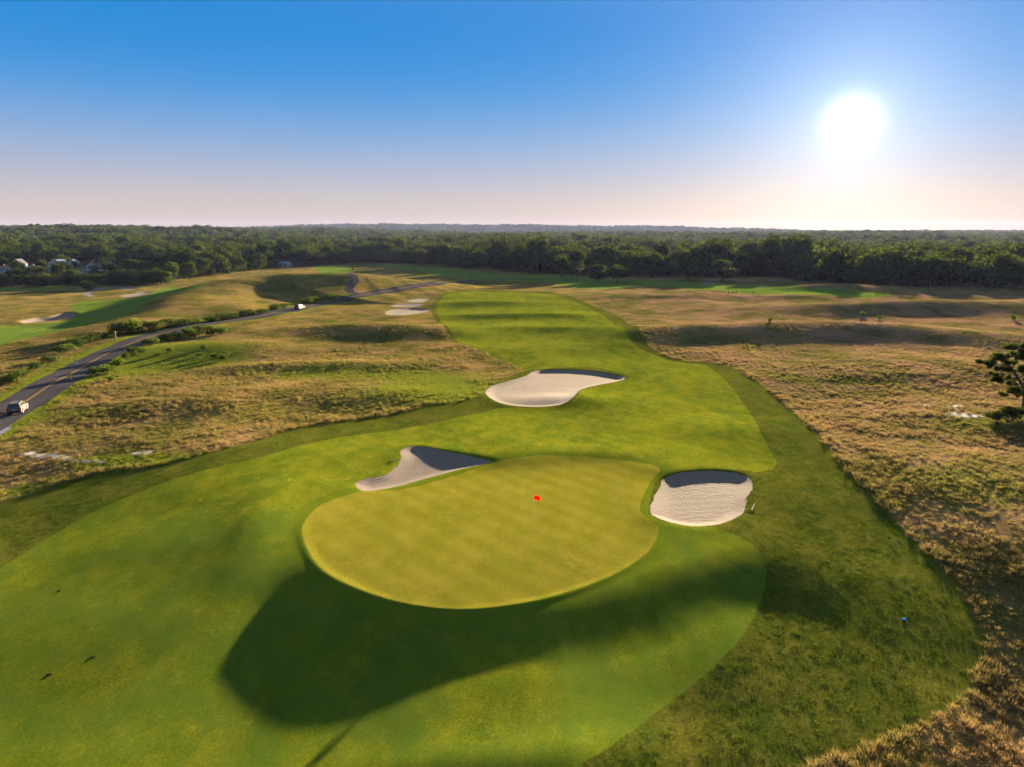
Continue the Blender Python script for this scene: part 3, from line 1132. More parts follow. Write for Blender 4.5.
def individual_tree(i):
    x, y = FP[i, 0], FP[i, 1]
    s = hf[i]
    r = empty('broadleaf_tree', (x, y, FZ[i]), RNG.uniform(0, 6.28))
    r.scale = (s * RNG.uniform(0.92, 1.15), s * RNG.uniform(0.92, 1.15), s)
    for lim, lab, grp in STRETCH:
        if FPXS[i] < lim:
            break
    tag(r, lab, 'tree', grp)
    for nm, me in (('trunk', TRUNK), ('crown', CROWNS[int(RNG.integers(0, 5))])):
        o = bpy.data.objects.new(nm, me)
        COL.objects.link(o)
        o.parent = r


for i in sorted(near):
    individual_tree(i)
px_h = -16.0
while px_h < 172:
    dh = float(np.interp(px_h, edge[:, 0], edge[:, 1])) - RNG.uniform(1, 7)
    xh = (px_h - CX) / FPX * (dh * 0.977 + 5)
    sh = RNG.uniform(0.46, 0.66) * (1.35 if px_h > 112 else 1)
    r = empty('broadleaf_tree', (xh, dh, gz(xh, dh) - 0.4), RNG.uniform(0, 6.28))
    r.scale = (sh * 1.15, sh * 1.15, sh)
    tag(r, *(('low dark tree in the hedge in front of the white houses', 'tree', 'low trees of the hedge before the houses') if px_h < 125 else
             ('dark broadleaf tree at the foot of the wood behind the long grassy hill', 'tree', 'wood edge behind the long hill')))
    for nm, me in (('trunk', TRUNK), ('crown', CROWNS[3])):
        o = bpy.data.objects.new(nm, me)
        COL.objects.link(o)
        o.parent = r
    px_h += RNG.uniform(3.2, 5.2)


def scatter(name, P, rot, scl, idx, protos, kind='stuff', extra=None):
    """what nobody could count: one object of points, a proto on each"""
    coll = bpy.data.collections.new(name + '_forms')
    for k, me in enumerate(protos):
        coll.objects.link(bpy.data.objects.new('%s_form_%02d' % (name, k), me))
    me = bpy.data.meshes.new(name)
    me.vertices.add(len(P))
    me.vertices.foreach_set('co', np.asarray(P, np.float32).ravel())
    for n, typ, val in (('rot', 'FLOAT_VECTOR', rot), ('scl', 'FLOAT_VECTOR', scl)):
        at = me.attributes.new(n, typ, 'POINT')
        at.data.foreach_set('vector', np.asarray(val, np.float32).ravel())
    if extra is not None:
        at = me.attributes.new('lush', 'FLOAT', 'POINT')
        at.data.foreach_set('value', np.asarray(extra, np.float32))
    at = me.attributes.new('form', 'INT', 'POINT')
    at.data.foreach_set('value', np.asarray(idx, np.int32))
    o = bpy.data.objects.new(name, me)
    COL.objects.link(o)
    ng = bpy.data.node_groups.new(name + '_nodes', 'GeometryNodeTree')
    ng.interface.new_socket('Geometry', in_out='INPUT', socket_type='NodeSocketGeometry')
    ng.interface.new_socket('Geometry', in_out='OUTPUT', socket_type='NodeSocketGeometry')
    N, L = ng.nodes, ng.links
    gi, go = N.new('NodeGroupInput'), N.new('NodeGroupOutput')
    ci_ = N.new('GeometryNodeCollectionInfo')
    ci_.inputs['Collection'].default_value = coll
    ci_.inputs['Separate Children'].default_value = True
    ci_.inputs['Reset Children'].default_value = True
    ip = N.new('GeometryNodeInstanceOnPoints')
    ip.inputs['Pick Instance'].default_value = True

    def at_(n, dt):
        a = N.new('GeometryNodeInputNamedAttribute')
        a.data_type = dt
        a.inputs['Name'].default_value = n
        return a.outputs['Attribute']
    L.new(gi.outputs[0], ip.inputs['Points'])
    L.new(ci_.outputs[0], ip.inputs['Instance'])
    L.new(at_('form', 'INT'), ip.inputs['Instance Index'])
    er = N.new('FunctionNodeEulerToRotation')
    L.new(at_('rot', 'FLOAT_VECTOR'), er.inputs[0])
    L.new(er.outputs[0], ip.inputs['Rotation'])
    L.new(at_('scl', 'FLOAT_VECTOR'), ip.inputs['Scale'])
    L.new(ip.outputs[0], go.inputs[0])
    mod = o.modifiers.new('scatter', 'NODES')
    mod.node_group = ng
    tag(o, kind=kind)
    return o


rest = np.array([i for i in range(len(FP)) if i not in near])
n = len(rest)
far = dist[rest] > 1000
sc = hf[rest][:, None] * np.stack([FP[rest, 2]] * 2 + [np.sqrt(FP[rest, 2])], 1)
rot = np.zeros((n, 3))
rot[:, 2] = RNG.uniform(0, 6.28, n)
form = np.where(far, 5 + RNG.integers(0, 4, n), RNG.integers(0, 5, n))
print('wood', n, 'far', far.sum())
scatter('wood', np.stack([FP[rest, 0], FP[rest, 1], FZ[rest] - 0.3], 1), rot, sc, form, CROWNS + CROWNS_FAR)


# ------------------------------------------------------------------ grasses
def tuft_mat(name):
    m, t = mat(name)
    c = fescue_color(t)
    c = t.mix(0.25, c, (0.26, 0.165, 0.090))
    lu = t.node('Attribute', attribute_name='lush', attribute_type='INSTANCER').outputs['Fac']
    c = t.mix(t.math('MULTIPLY', lu, 0.9), c, (0.125, 0.150, 0.014))
    oi = t.node('ObjectInfo')
    c = t.mix(t.math('MULTIPLY', oi.outputs['Random'], 0.35), c, (0.13, 0.105, 0.025))
    d = t.node('BsdfDiffuse')
    t.l.new(c, d.inputs['Color'])
    tr = t.node('BsdfTranslucent')
    t.l.new(c, tr.inputs['Color'])
    mx = t.node('MixShader')
    mx.inputs[0].default_value = 0.45
    t.l.new(d.outputs[0], mx.inputs[1])
    t.l.new(tr.outputs[0], mx.inputs[2])
    t.out(mx.outputs[0])
    return m


def tuft_mesh(name, seed, n, h, spread, lean, width, material, mid=0.55):
    rg = np.random.default_rng(seed)
    V, Fc = [], []
    for k in range(n):
        a = rg.uniform(0, 6.283)
        r = spread * math.sqrt(rg.uniform(0, 1))
        b = np.array([r * math.cos(a), r * math.sin(a), -0.03])
        la = a + rg.normal() * 0.8
        L = lean * rg.uniform(0.3, 1.2)
        hh = h * rg.uniform(0.55, 1.15)
        dirv = np.array([math.cos(la), math.sin(la), 0])
        side = np.array([-math.sin(la), math.cos(la), 0])
        if rg.random() < 0.5:
            side = np.array([math.cos(la + 0.6), math.sin(la + 0.6), 0])
        w = width * rg.uniform(0.7, 1.3)
        m_ = b + dirv * L * 0.3 + np.array([0, 0, hh * mid])
        tp = b + dirv * L + np.array([0, 0, hh * (1 - 0.25 * L)])
        i = len(V)
        V += [b - side * w * 0.5, b + side * w * 0.5, m_ + side * w * 0.6, m_ - side * w * 0.6, tp]
        Fc += [(i, i + 1, i + 2), (i, i + 2, i + 3), (i + 3, i + 2, i + 4)]
    return fast_mesh(name, np.array(V), np.array(Fc), material)


M_TUFT = tuft_mat('fescue_blades')
TUFTS = [tuft_mesh('fescue', 50 + k, 40, h, sp, ln, 0.026, M_TUFT) for k, (h, sp, ln) in
         enumerate(((0.46, 0.34, 0.45), (0.38, 0.42, 0.35), (0.58, 0.28, 0.5), (0.32, 0.48, 0.3)))]


def region_points(u0, u1, y0, y1, dens):
    """random points in the fan in front of the camera, dens(y) per square metre"""
    out = []
    y = y0
    while y < y1:
        st = max(1.0, y * 0.04)
        w = (u1 - u0) * (y + 10)
        n = RNG.poisson(dens(y) * w * st)
        yy = y + RNG.random(n) * st
        xx = (u0 + (u1 - u0) * RNG.random(n)) * (yy + 10)
        out.append(np.stack([xx, yy], 1))
        y += st
    return np.concatenate(out)


def unmown(p, margin=0.0):
    x, y = p[:, 0], p[:, 1]
    k = np.abs(line_off(x, y, ROAD)) > 3.9
    k &= np.abs(line_off(x, y, SIDE_PATH, 6)) > 2.0
    k &= np.abs(line_off(x, y, CART_PATH, 6)) > 1.8
    for P in [GREEN, FAIR_A, SEMI, FAIR_L, FAIR_L2, TEE, FAIR_F] + [b[1] for b in BUNKERS] + PUDDLES:
        k &= sdf(x, y, P, 4) > -0.08 + margin
    for P in SCARS + SANDY:
        k &= sdf(x, y, P, 4) > -0.4
    return k


P2 = region_points(-0.95, 0.95, 16, 240, lambda y: 26 if y < 50 else (10 if y < 72 else (7.5 if y < 100 else 7.5 * (100 / y) ** 2.2)))
P2 = P2[unmown(P2)]
cl = vnoise(P2[:, 0], P2[:, 1], 3.1, 33) + 0.7 * vnoise(P2[:, 0], P2[:, 1], 11, 34) + 0.5 * vnoise(P2[:, 0], P2[:, 1], 1.1, 35)
lu2 = lush(P2[:, 0], P2[:, 1], line_off(P2[:, 0], P2[:, 1], ROAD))
keep = RNG.random(len(P2)) < 0.30 + 0.45 * sm(-0.5, 0.8, cl)
P2, cl, lu2 = P2[keep], cl[keep], lu2[keep]
n = len(P2)
zz = height(P2[:, 0], P2[:, 1])
k = (0.55 + 0.35 * sm(-0.8, 1.0, cl)) * RNG.uniform(0.45, 1.15, n) * (1 - 0.35 * lu2) * (0.74 + 0.26 * sm(35, 75, P2[:, 1])) * (1 - 0.55 * sm(90, 200, P2[:, 1]))
rim = sdf(P2[:, 0], P2[:, 1], SEMI, 4)
k *= 1 + 0.35 * sm(2.5, 0.3, rim)
print('tufts', n)
scatter('tall_grass', np.stack([P2[:, 0], P2[:, 1], zz], 1), np.stack([RNG.normal(.12, .22, n), RNG.normal(-.08, .22, n), RNG.uniform(0, 6.28, n)], 1),
        np.stack([k * 1.15, k * 1.15, k], 1), RNG.integers(0, 4, n), TUFTS, extra=lu2)

# knee-high mown rough: short clumps
M_CLUMP = leaf_mat('rough_blades', (0.030, 0.055, 0.008), (0.075, 0.095, 0.012), 0.45)
CLUMPS = [tuft_mesh('rough_clump', 70 + k, 22, h, sp, 0.16, 0.016, M_CLUMP) for k, (h, sp) in enumerate(((0.075, 0.20), (0.06, 0.26), (0.095, 0.16)))]
P3 = region_points(-0.85, 0.85, 18, 105, lambda y: 15 if y < 48 else 8)
kk = (sdf(P3[:, 0], P3[:, 1], SEMI, 4) < -0.1) & (sdf(P3[:, 0], P3[:, 1], FAIR_A, 4) > 0.1) & (sdf(P3[:, 0], P3[:, 1], GREEN, 4) > 0.1)
for b in BUNKERS:
    kk &= sdf(P3[:, 0], P3[:, 1], b[1], 4) > 0.1
P3 = P3[kk]
P3 = P3[RNG.random(len(P3)) < 0.35 + 0.5 * sm(-0.6, 0.7, vnoise(P3[:, 0], P3[:, 1], 1.3, 41) + 0.6 * vnoise(P3[:, 0], P3[:, 1], 5, 42))]
n = len(P3)
print('clumps', n)
k = RNG.uniform(0.6, 1.35, n)
scatter('rough_grass', np.stack([P3[:, 0], P3[:, 1], height(P3[:, 0], P3[:, 1])], 1), np.stack([np.zeros(n), np.zeros(n), RNG.uniform(0, 6.28, n)], 1),
        np.stack([k, k, k], 1), RNG.integers(0, 3, n), CLUMPS)


# ------------------------------------------------------------------ things: materials
M_WHITE = simple('white_paint', (0.34, 0.33, 0.31), 0.7, 0.1, var=0.05)
M_CAR_WHITE = simple('pearl_white_car_paint', (0.085, 0.078, 0.073), 0.6, 0.1, var=0.03)
M_CAR_SILVER = simple('silver_car_paint', (0.045, 0.045, 0.05), 0.6, 0.1, var=0.03)
M_DARKGLASS = simple('tinted_glass', (0.012, 0.014, 0.017), 0.15, 0.4, var=0.05)
M_BLACK = simple('black_plastic', (0.018, 0.018, 0.020), 0.9, 0.0)
M_TYRE = simple('tyre_rubber', (0.02, 0.02, 0.02), 0.9, 0.1)
M_RIM = simple('alloy', (0.16, 0.16, 0.165), 0.6, 0.2)
M_REDLAMP = simple('red_lamp', (0.42, 0.012, 0.010), 0.2, 0.6)
M_LAMP = simple('clear_lamp', (0.6, 0.6, 0.6), 0.15, 0.6)
M_SIGN = simple('sign_yellow', (0.72, 0.34, 0.015), 0.55, 0.3)
M_WOODPOST = simple('weathered_post', (0.15, 0.115, 0.07), 0.85, 0.1, var=0.25)
M_STEEL = simple('grey_steel', (0.30, 0.30, 0.31), 0.5, 0.4, metal=0.4)
M_MAST = simple('mast_paint', (0.16, 0.13, 0.13), 0.9, 0.0)
M_FLAGPOLE = simple('flagstick_fibreglass', (0.62, 0.55, 0.32), 0.5, 0.3)
M_CUP = simple('cup_liner', (0.25, 0.25, 0.25), 0.7, 0.1)
M_BLUE = simple('blue_plastic', (0.02, 0.22, 0.62), 0.9, 0.0)
M_TURFBLACK = simple('sprinkler_plastic', (0.012, 0.012, 0.016), 0.95, 0.0)


def flag_mat():
    m, t = mat('red_flag_cloth')
    d = t.node('BsdfDiffuse')
    d.inputs['Color'].default_value = (0.75, 0.012, 0.008, 1)
    r = t.node('BsdfTranslucent')
    r.inputs['Color'].default_value = (0.85, 0.015, 0.010, 1)
    mx = t.node('MixShader')
    mx.inputs[0].default_value = 0.55
    t.l.new(d.outputs[0], mx.inputs[1])
    t.l.new(r.outputs[0], mx.inputs[2])
    t.out(mx.outputs[0])
    return m


M_FLAG = flag_mat()

# ------------------------------------------------------------------ flagstick
fx, fy = ground_at(533.5, 520.5)
fz = gz(fx, fy)
fl = tag(empty('flagstick', (fx, fy, fz)), 'slim flagstick with a small red flag standing in the hole of the putting green', 'golf flag')
mb = MB()
mb.tube([(0, 0, -0.1), (0, 0, 2.28)], 0.016, 8)
mb.build('pole', M_FLAGPOLE, fl, True)
V, Fc = [], []
for i in range(9):
    for j in range(6):
        u, v = i / 8, j / 5
        V.append((0.02 + 0.54 * u, 0.05 * math.sin(u * 6.0 + v) * u + 0.06 * u, 2.26 - 0.36 * v - 0.20 * u * u))
for i in range(8):
    for j in range(5):
        Fc.append((i * 6 + j, i * 6 + j + 1, i * 6 + j + 7, i * 6 + j + 6))
o = mesh_obj('flag', V, Fc, M_FLAG, fl, True)
sol = o.modifiers.new('cloth', 'SOLIDIFY')
sol.thickness = 0.004
mb = MB()
mb.tube([(0, 0, -0.14), (0, 0, 0.012)], 0.054, 14)
mb.build('hole_cup', M_CUP, fl)


# ------------------------------------------------------------------ bunker rakes, sprinkler covers, marker
def rake(px, py, rz, label):
    x, y = ground_at(px, py)
    z = gz(x, y)
    dx, dy = math.cos(rz), math.sin(rz)
    z2 = gz(x + dx * 1.7, y + dy * 1.7)
    r = tag(empty('bunker_rake', (x, y, z + 0.06), rz), label, 'rake', 'rakes lying by the bunkers')
    a = MB()
    a.tube([(0, 0, 0.0), (1.7, 0, z2 - z)], 0.02, 8)
    a.build('handle', M_WHITE, r)
    a = MB()
    a.box((0, 0, 0), (0.06, 0.56, 0.04))
    for k in range(9):
        a.box((0.0, -0.28 + 0.07 * k, -0.06), (0.02, 0.02, 0.09))
    a.build('rake_head', M_BLACK, r)


rake(751.5, 511.5, 1.1, 'white handled rake lying on the grass right of the rounded greenside bunker')
rake(390.5, 462.5, 0.9, 'white handled rake lying on the lip left of the triangular bunker')


def cover(px, py, label, group=None):
    x, y = ground_at(px, py)
    o = tag(empty('sprinkler_head', (x, y, gz(x, y) + 0.003)), label, 'sprinkler', group)
    a = MB()
    a.tube([(0, 0, -0.05), (0, 0, 0.004)], 0.15, 16)
    a.build('cover', M_TURFBLACK, o)
    a = MB()
    a.tube([(0, 0, 0.004), (0, 0, 0.008)], 0.06, 12)
    a.build('nozzle', M_TURFBLACK, o)


g = 'sprinkler heads set in the turf'
cover(59, 591, 'black sprinkler head farthest from the camera on the left of the fairway', g)
cover(92.5, 657, 'larger black sprinkler head in the yellowish turf at lower left', g)
cover(49, 674.5, 'black sprinkler head nearest the bottom left corner', g)
cover(889.5, 538, 'left one of two dark sprinkler heads in the mown rough at right', g)
cover(899.5, 542, 'right one of two dark sprinkler heads in the mown rough at right', g)
mx_, my_ = ground_at(904, 619.5)
bm_ = tag(empty('distance_marker', (mx_, my_, gz(mx_, my_))), 'small bright blue marker disc lying in the dark mown rough', 'marker')
a = MB()
a.tube([(0, 0, -0.03), (0, 0, 0.06)], 0.11, 16)
a.build('disc', M_BLUE, bm_)
a = MB()
a.tube([(0, 0, 0.06), (0, 0, 0.08)], 0.05, 12)
a.build('cap', M_BLUE, bm_)


# ------------------------------------------------------------------ cars
def make_car(name, paint):
    r = empty(name, (0, 0, 0))
    prof = [(-2.28, 0.36), (-2.33, 0.62), (-2.30, 0.98), (-2.22, 1.06), (1.10, 1.06), (1.85, 0.97), (2.22, 0.80), (2.32, 0.55), (2.27, 0.30)]

    def arch(cx):
        return [(cx + 0.43 * math.cos(t), 0.34 + 0.43 * math.sin(t)) for t in np.linspace(0.05, math.pi - 0.05, 9)]
    poly = prof + [(1.84, 0.28)] + arch(1.40) + [(0.95, 0.26), (-0.90, 0.26)] + arch(-1.38) + [(-1.83, 0.30)]
    a = MB()
    a.prism(poly, -0.92, 0.92)
    a.build('body', paint, r, bevel=0.035)
    b = [(-2.20, -0.86), (1.08, -0.86), (1.08, 0.86), (-2.20, 0.86)]
    t = [(-1.92, -0.68), (0.28, -0.68), (0.28, 0.68), (-1.92, 0.68)]
    a = MB()
    a.add([(x, y, 1.04) for x, y in b] + [(x, y, 1.66) for x, y in t], [(3, 2, 1, 0), (4, 5, 6, 7), (0, 1, 5, 4), (1, 2, 6, 5), (2, 3, 7, 6), (3, 0, 4, 7)])
    cb = a.build('cabin', paint, r, bevel=0.05)
    B3 = [Vector((x, y, 1.04)) for x, y in b]
    T3 = [Vector((x, y, 1.66)) for x, y in t]

    def pane(nm, i, j, u0, u1, v0, v1):
        def q(u, v):
            return (B3[i].lerp(B3[j], u)).lerp(T3[i].lerp(T3[j], u), v)
        c = [q(u0, v0), q(u1, v0), q(u1 - 0.02, v1), q(u0 + 0.02, v1)]
        n = (c[1] - c[0]).cross(c[3] - c[0]).normalized()
        vs = [p + n * 0.006 for p in c] + [p - n * 0.02 for p in c]
        m = MB()
        m.add(vs, [(0, 1, 2, 3), (7, 6, 5, 4), (0, 4, 5, 1), (1, 5, 6, 2), (2, 6, 7, 3), (3, 7, 4, 0)])
        m.build(nm, M_DARKGLASS, r)
    pane('windscreen', 1, 2, 0.07, 0.93, 0.10, 0.90)
    pane('rear_window', 3, 0, 0.09, 0.91, 0.16, 0.90)
    for i, j, rev in ((0, 1, False), (2, 3, True)):
        for u0, u1 in ((0.06, 0.26), (0.29, 0.56), (0.59, 0.93)):
            if rev:
                u0, u1 = 1 - u1, 1 - u0
            pane('side_window', i, j, u0, u1, 0.14, 0.88)
    for x in (-1.38, 1.40):
        for y in (-0.84, 0.84):
            w = MB()
            w.tube([(x, y - 0.11, 0.35), (x, y + 0.11, 0.35)], 0.35, 20)
            wo = w.build('wheel', M_TYRE, r)
            w = MB()
            w.tube([(x, y + (0.10 if y > 0 else -0.10), 0.35), (x, y + (0.125 if y > 0 else -0.125), 0.35)], 0.22, 14)
            w.build('rim', M_RIM, wo)
    for y in (-0.76, 0.76):
        a = MB()
        a.box((-2.31, y, 0.93), (0.08, 0.26, 0.30))
        a.build('tail_light', M_REDLAMP, r)
        a = MB()
        a.box((2.20, y * 0.92, 0.76), (0.14, 0.34, 0.14))
        a.build('headlight', M_LAMP, r)
        a = MB()
        a.box((0.85, y * 1.28, 1.10), (0.16, 0.18, 0.13))
        a.build('wing_mirror', paint, r)
    a = MB()
    a.box((-2.34, 0, 0.47), (0.12, 1.70, 0.26))
    a.build('rear_bumper', M_BLACK, r, bevel=0.02)
    a = MB()
    a.box((2.30, 0, 0.42), (0.10, 1.70, 0.24))
    a.build('front_bumper', M_BLACK, r, bevel=0.02)
    a = MB()
    a.box((-2.345, 0, 0.80), (0.03, 0.50, 0.14))
    a.build('number_plate', M_WHITE, r)
    for y in (-0.60, 0.60):
        a = MB()
        a.tube([(-1.7, y, 1.70), (0.05, y, 1.70)], 0.022, 6)
        a.build('roof_rail', M_BLACK, r)
    return r


def on_road(px, py, side):
    p = ground_at(px, py)
    d = np.hypot(ROAD[:, 0] - p[0], ROAD[:, 1] - p[1])
    i = min(int(d.argmin()), len(ROAD) - 2)
    t = ROAD[i + 1] - ROAD[i]
    t /= np.linalg.norm(t)
    k = np.dot(p - ROAD[i], t)
    c = ROAD[i] + t * k + np.array([t[1], -t[0]]) * side
    return c, math.atan2(t[1], t[0])


for (px, py, nm, paint, lab) in ((11.5, 412.5, 'parked_car', M_CAR_WHITE, 'pale estate car seen from behind on the road at the left edge'),
                                 (299, 309, 'parked_car', M_CAR_SILVER, 'small silver car far up the road beside the row of shrubs')):
    c = make_car('passenger_car', paint)
    p, a_ = on_road(px, py, 1.65)
    q = p + np.array([math.cos(a_), math.sin(a_)])
    slope = gz(*q) - gz(*p)
    c.location = (p[0], p[1], gz(*p) + 0.01)
    c.rotation_euler = (0, -math.atan(slope), a_ + (0.12 if px < 100 else 0))
    c.scale = (0.94,) * 3
    tag(c, lab, 'car', 'cars on the road')

# ------------------------------------------------------------------ road sign and marker post
sx_, sy_ = ground_at(72.5, 387)
sg = tag(empty('road_sign', (sx_, sy_, gz(sx_, sy_)), math.radians(-38)), 'yellow diamond warning sign with a small plaque on a post beside the road', 'road sign')
a = MB()
a.box((0, 0.04, 1.1), (0.08, 0.06, 2.5))
a.build('post', M_WOODPOST, sg)
a = MB()
a.add([(0, -0.02, 1.72), (0.55, -0.02, 2.27), (0, -0.02, 2.82), (-0.55, -0.02, 2.27), (0, 0.005, 1.72), (0.55, 0.005, 2.27), (0, 0.005, 2.82), (-0.55, 0.005, 2.27)],
      [(0, 1, 2, 3), (7, 6, 5, 4), (0, 4, 5, 1), (1, 5, 6, 2), (2, 6, 7, 3), (3, 7, 4, 0)])
a.build('warning_plate', M_SIGN, sg)
a = MB()
a.box((0, -0.03, 2.27), (0.10, 0.012, 0.5))
a.box((0.0, -0.03, 2.50), (0.30, 0.012, 0.10))
a.build('symbol', M_BLACK, sg)
a = MB()
a.box((0, -0.01, 1.48), (0.60, 0.022, 0.40))
a.build('plaque', M_SIGN, sg)
px_, py_ = ground_at(116, 340)
po = tag(empty('marker_post', (px_, py_, gz(px_, py_))), 'slim pale post among the shrubs on the far side of the road', 'post')
a = MB()
a.box((0, 0, 0.9), (0.16, 0.16, 2.0))
a.build('shaft', M_WOODPOST, po)
a = MB()
a.box((0, 0, 1.94), (0.22, 0.22, 0.10), taper=0.4)
a.build('cap', M_SIGN, po)
dx_, dy_ = ground_at(75.5, 362.8)
de = tag(empty('road_delineator', (dx_, dy_, gz(dx_, dy_)), 0.6), 'small white marker standing at the far edge of the asphalt above the yellow sign', 'road marker')
a = MB()
a.box((0, 0, 0.35), (0.30, 0.10, 0.75), taper=0.85)
a.build('blade', M_WHITE, de)
a = MB()
a.box((0, 0, 0.04), (0.42, 0.30, 0.12), taper=0.8)
a.build('foot', M_STEEL, de)

# ------------------------------------------------------------------ shrubs
def shrub_mesh(name, seed, material, n=620, w=1.25, h=1.9):
    rg = np.random.default_rng(seed)
    bl = crown_blobs(rg, 8, w, h / 2, h / 2)
    bl.append((0, 0, h * 0.42, w * 0.7, h * 0.42))
    v, f = leaf_cloud(rg, bl, n, 0.13)
    v[:, 2] = np.maximum(v[:, 2], 0.02)
    return fast_mesh(name, v, f, material)


def stems_mesh(seed):
    rg = np.random.default_rng(seed)
    m = MB()
    for k in range(5):
        an = k * 1.26 + rg.uniform(-.3, .3)
        m.tube([(0, 0, -0.1), (0.3 * math.cos(an), 0.3 * math.sin(an), 0.5), (0.7 * math.cos(an), 0.7 * math.sin(an), 1.15)], [0.04, 0.03, 0.012], 5)
    me = bpy.data.meshes.new('stems')
    me.from_pydata(m.v, [], m.f)
    me.materials.append(M_BARK)
    return me


SH_D = [shrub_mesh('foliage', 90 + k, M_SHRUB) for k in range(4)]
SH_L = [shrub_mesh('foliage', 96 + k, M_SHRUB_LIGHT) for k in range(2)]
STEMS = stems_mesh(5)
ORD = ('first second third fourth fifth sixth seventh eighth ninth tenth eleventh twelfth thirteenth fourteenth fifteenth sixteenth seventeenth '
       'eighteenth nineteenth twentieth twenty-first twenty-second twenty-third twenty-fourth twenty-fifth twenty-sixth twenty-seventh twenty-eighth '
       'twenty-ninth thirtieth thirty-first thirty-second thirty-third thirty-fourth').split()


def shrub(px, py, s, label, group, light=False, wide=1.0, cat='shrub', name='roadside_shrub'):
    x, y = ground_at(px, py)
    r = tag(empty(name, (x, y, gz(x, y) - 0.05), RNG.uniform(0, 6.28)), label, cat, group)
    s *= RNG.uniform(0.85, 1.25)
    r.scale = (s * wide * RNG.uniform(0.85, 1.2), s * wide * RNG.uniform(0.8, 1.15), s)
    for nm, me in (('foliage', (SH_L if light else SH_D)[int(RNG.integers(0, 2 if light else 4))]), ('stems', STEMS)):
        o = bpy.data.objects.new(nm, me)
        COL.objects.link(o)
        o.parent = r


far_row = [(2, 384, 1.0), (12, 383, 1.1), (22, 376, .8), (34, 369, .6), (50, 362, .7), (66, 352.5, 1.0), (76, 347, 0.9), (86, 343.5, 1.1), (94, 341, 1.2),
           (104, 338, .9), (112, 336, .9), (122, 334, 1.5), (133, 332.5, 1.7), (143, 331, 1.3), (155, 330, 1.2), (167, 327.5, 1.1), (184, 326, 1.0),
           (196, 324, 1.0), (210, 321.5, 1.2), (221, 320, .9), (231, 318.2, 1.1), (241, 316, .9), (250, 315, 1.0), (262, 313, .8), (275, 310, .9),
           (284, 308.5, .9), (306, 303.5, 1.0), (315, 301.5, 1.2), (322, 300, 1.0), (330, 298.5, 1.2)]
for k, (px, py, s) in enumerate(far_row):
    shrub(px, py, s, '%s shrub from the left in the row along the far verge of the road' % ORD[k], 'shrubs in a row along the far verge of the road',
          light=(px < 40 and k % 2 == 0) or k in (10, 12), wide=1.75)
near_row = [(152, 345, 1.1, 0), (166, 341, 1.0, 0), (176, 340, 1.2, 0), (190, 338, 1.2, 0), (199, 335, 1.4, 0), (210, 335, 1.1, 0), (221, 334, 1.4, 0),
            (126, 359, .8, 0), (134, 355, .9, 0), (143, 353, .7, 0), (97, 376, 1.1, 0), (106, 374, 1.0, 1), (118, 366, .8, 1), (112, 381, .6, 1),
            (170, 352, .6, 1), (205, 349, .7, 1), (214, 358, .8, 0), (222, 360, .6, 0), (200, 356, .5, 1), (158, 356, .5, 1)]
near_row.sort()
for k, (px, py, s, l) in enumerate(near_row):
    shrub(px, py, s, '%s bush from the left in the green thicket on the near side of the road' % ORD[k],
          'bushes of the thicket on the near side of the road', light=bool(l), wide=1.2)
for px, py, s, lab in ((862, 315, .7, 'small dark shrub highest up the brown slope, left of the shaded bank'), (879, 320, .7, 'small dark shrub below the shaded bank in the brown fescue'),
                       (1013, 320, .9, 'small dark shrub near the right edge above the pine'), (770, 322, .5, 'tiny dark shrub in the middle of the brown fescue'),
                       (353, 270.5, 1.0, 'round dark bush at the edge of the hilltop tee where the lane arrives')):
    shrub(px, py, s, lab, None, name='small_shrub')
for k, (px, s) in enumerate(((729, .5), (732.5, .55), (736, .6), (754, .5))):
    shrub(px, 293.3, s, ('left of three', 'middle of three', 'right of three', 'lone')[k] + ' low dark bush%s at the edge of the bright far fairway' % ('es' if k < 3 else ''),
          'low bushes at the far fairway', name='small_shrub', wide=.8)


# ------------------------------------------------------------------ single trees
def lone_tree(px, d, h, w, label, proto=0, py=None, bark=None, grp=None):
    if py:
        x, y = ground_at(px, py)
    else:
        y = d
        x = (px - CX) / FPX * (d * 0.977 + 5)
    r = tag(empty('broadleaf_tree', (x, y, gz(x, y)), RNG.uniform(0, 6.28)), label, 'tree', grp)
    r.scale = (w, w, h)
    for nm, me in (('trunk', TRUNK), ('crown', CROWNS[proto])):
        o = bpy.data.objects.new(nm, me)
        COL.objects.link(o)
        o.parent = r


lone_tree(577, 425, 1.35, 1.15, 'tallest dark tree of the wood edge, rising left of the pond gap', 2)
lone_tree(562, 432, 1.25, 1.0, 'second tall dark tree left of the tallest one at the wood edge', 0)
lone_tree(598, 408, 0.95, 0.95, 'rounded tree with a sunlit top in front of the two tallest trees', 1)
lone_tree(618, 404, 0.85, 1.0, 'broad low tree at the wood edge two crowns left of the pond gap', 4)
lone_tree(690, 415, 1.1, 1.15, 'broad tree with a pale sunlit flank just right of the pond gap', 4)
lone_tree(722, 412, 1.15, 1.2, 'wide domed tree at the wood edge right of the pond gap', 1)
lone_tree(105, 515, 1.25, 1.15, 'big rounded bright green tree behind the white houses', 1)
lone_tree(52, 540, 1.15, 1.2, 'broad green tree behind the houses near the left edge', 4)
lone_tree(823.5, 2500, 2.3, 1.9, 'lone tree standing above the horizon below the sun', 1)
lone_tree(88, 0, 0.50, 0.62, 'dark bushy tree at the bend of the pale cart path', 3, py=291)
lone_tree(113, 0, 0.42, 0.42, 'small pale stemmed tree at the end of the cart path', 3, py=283.5)


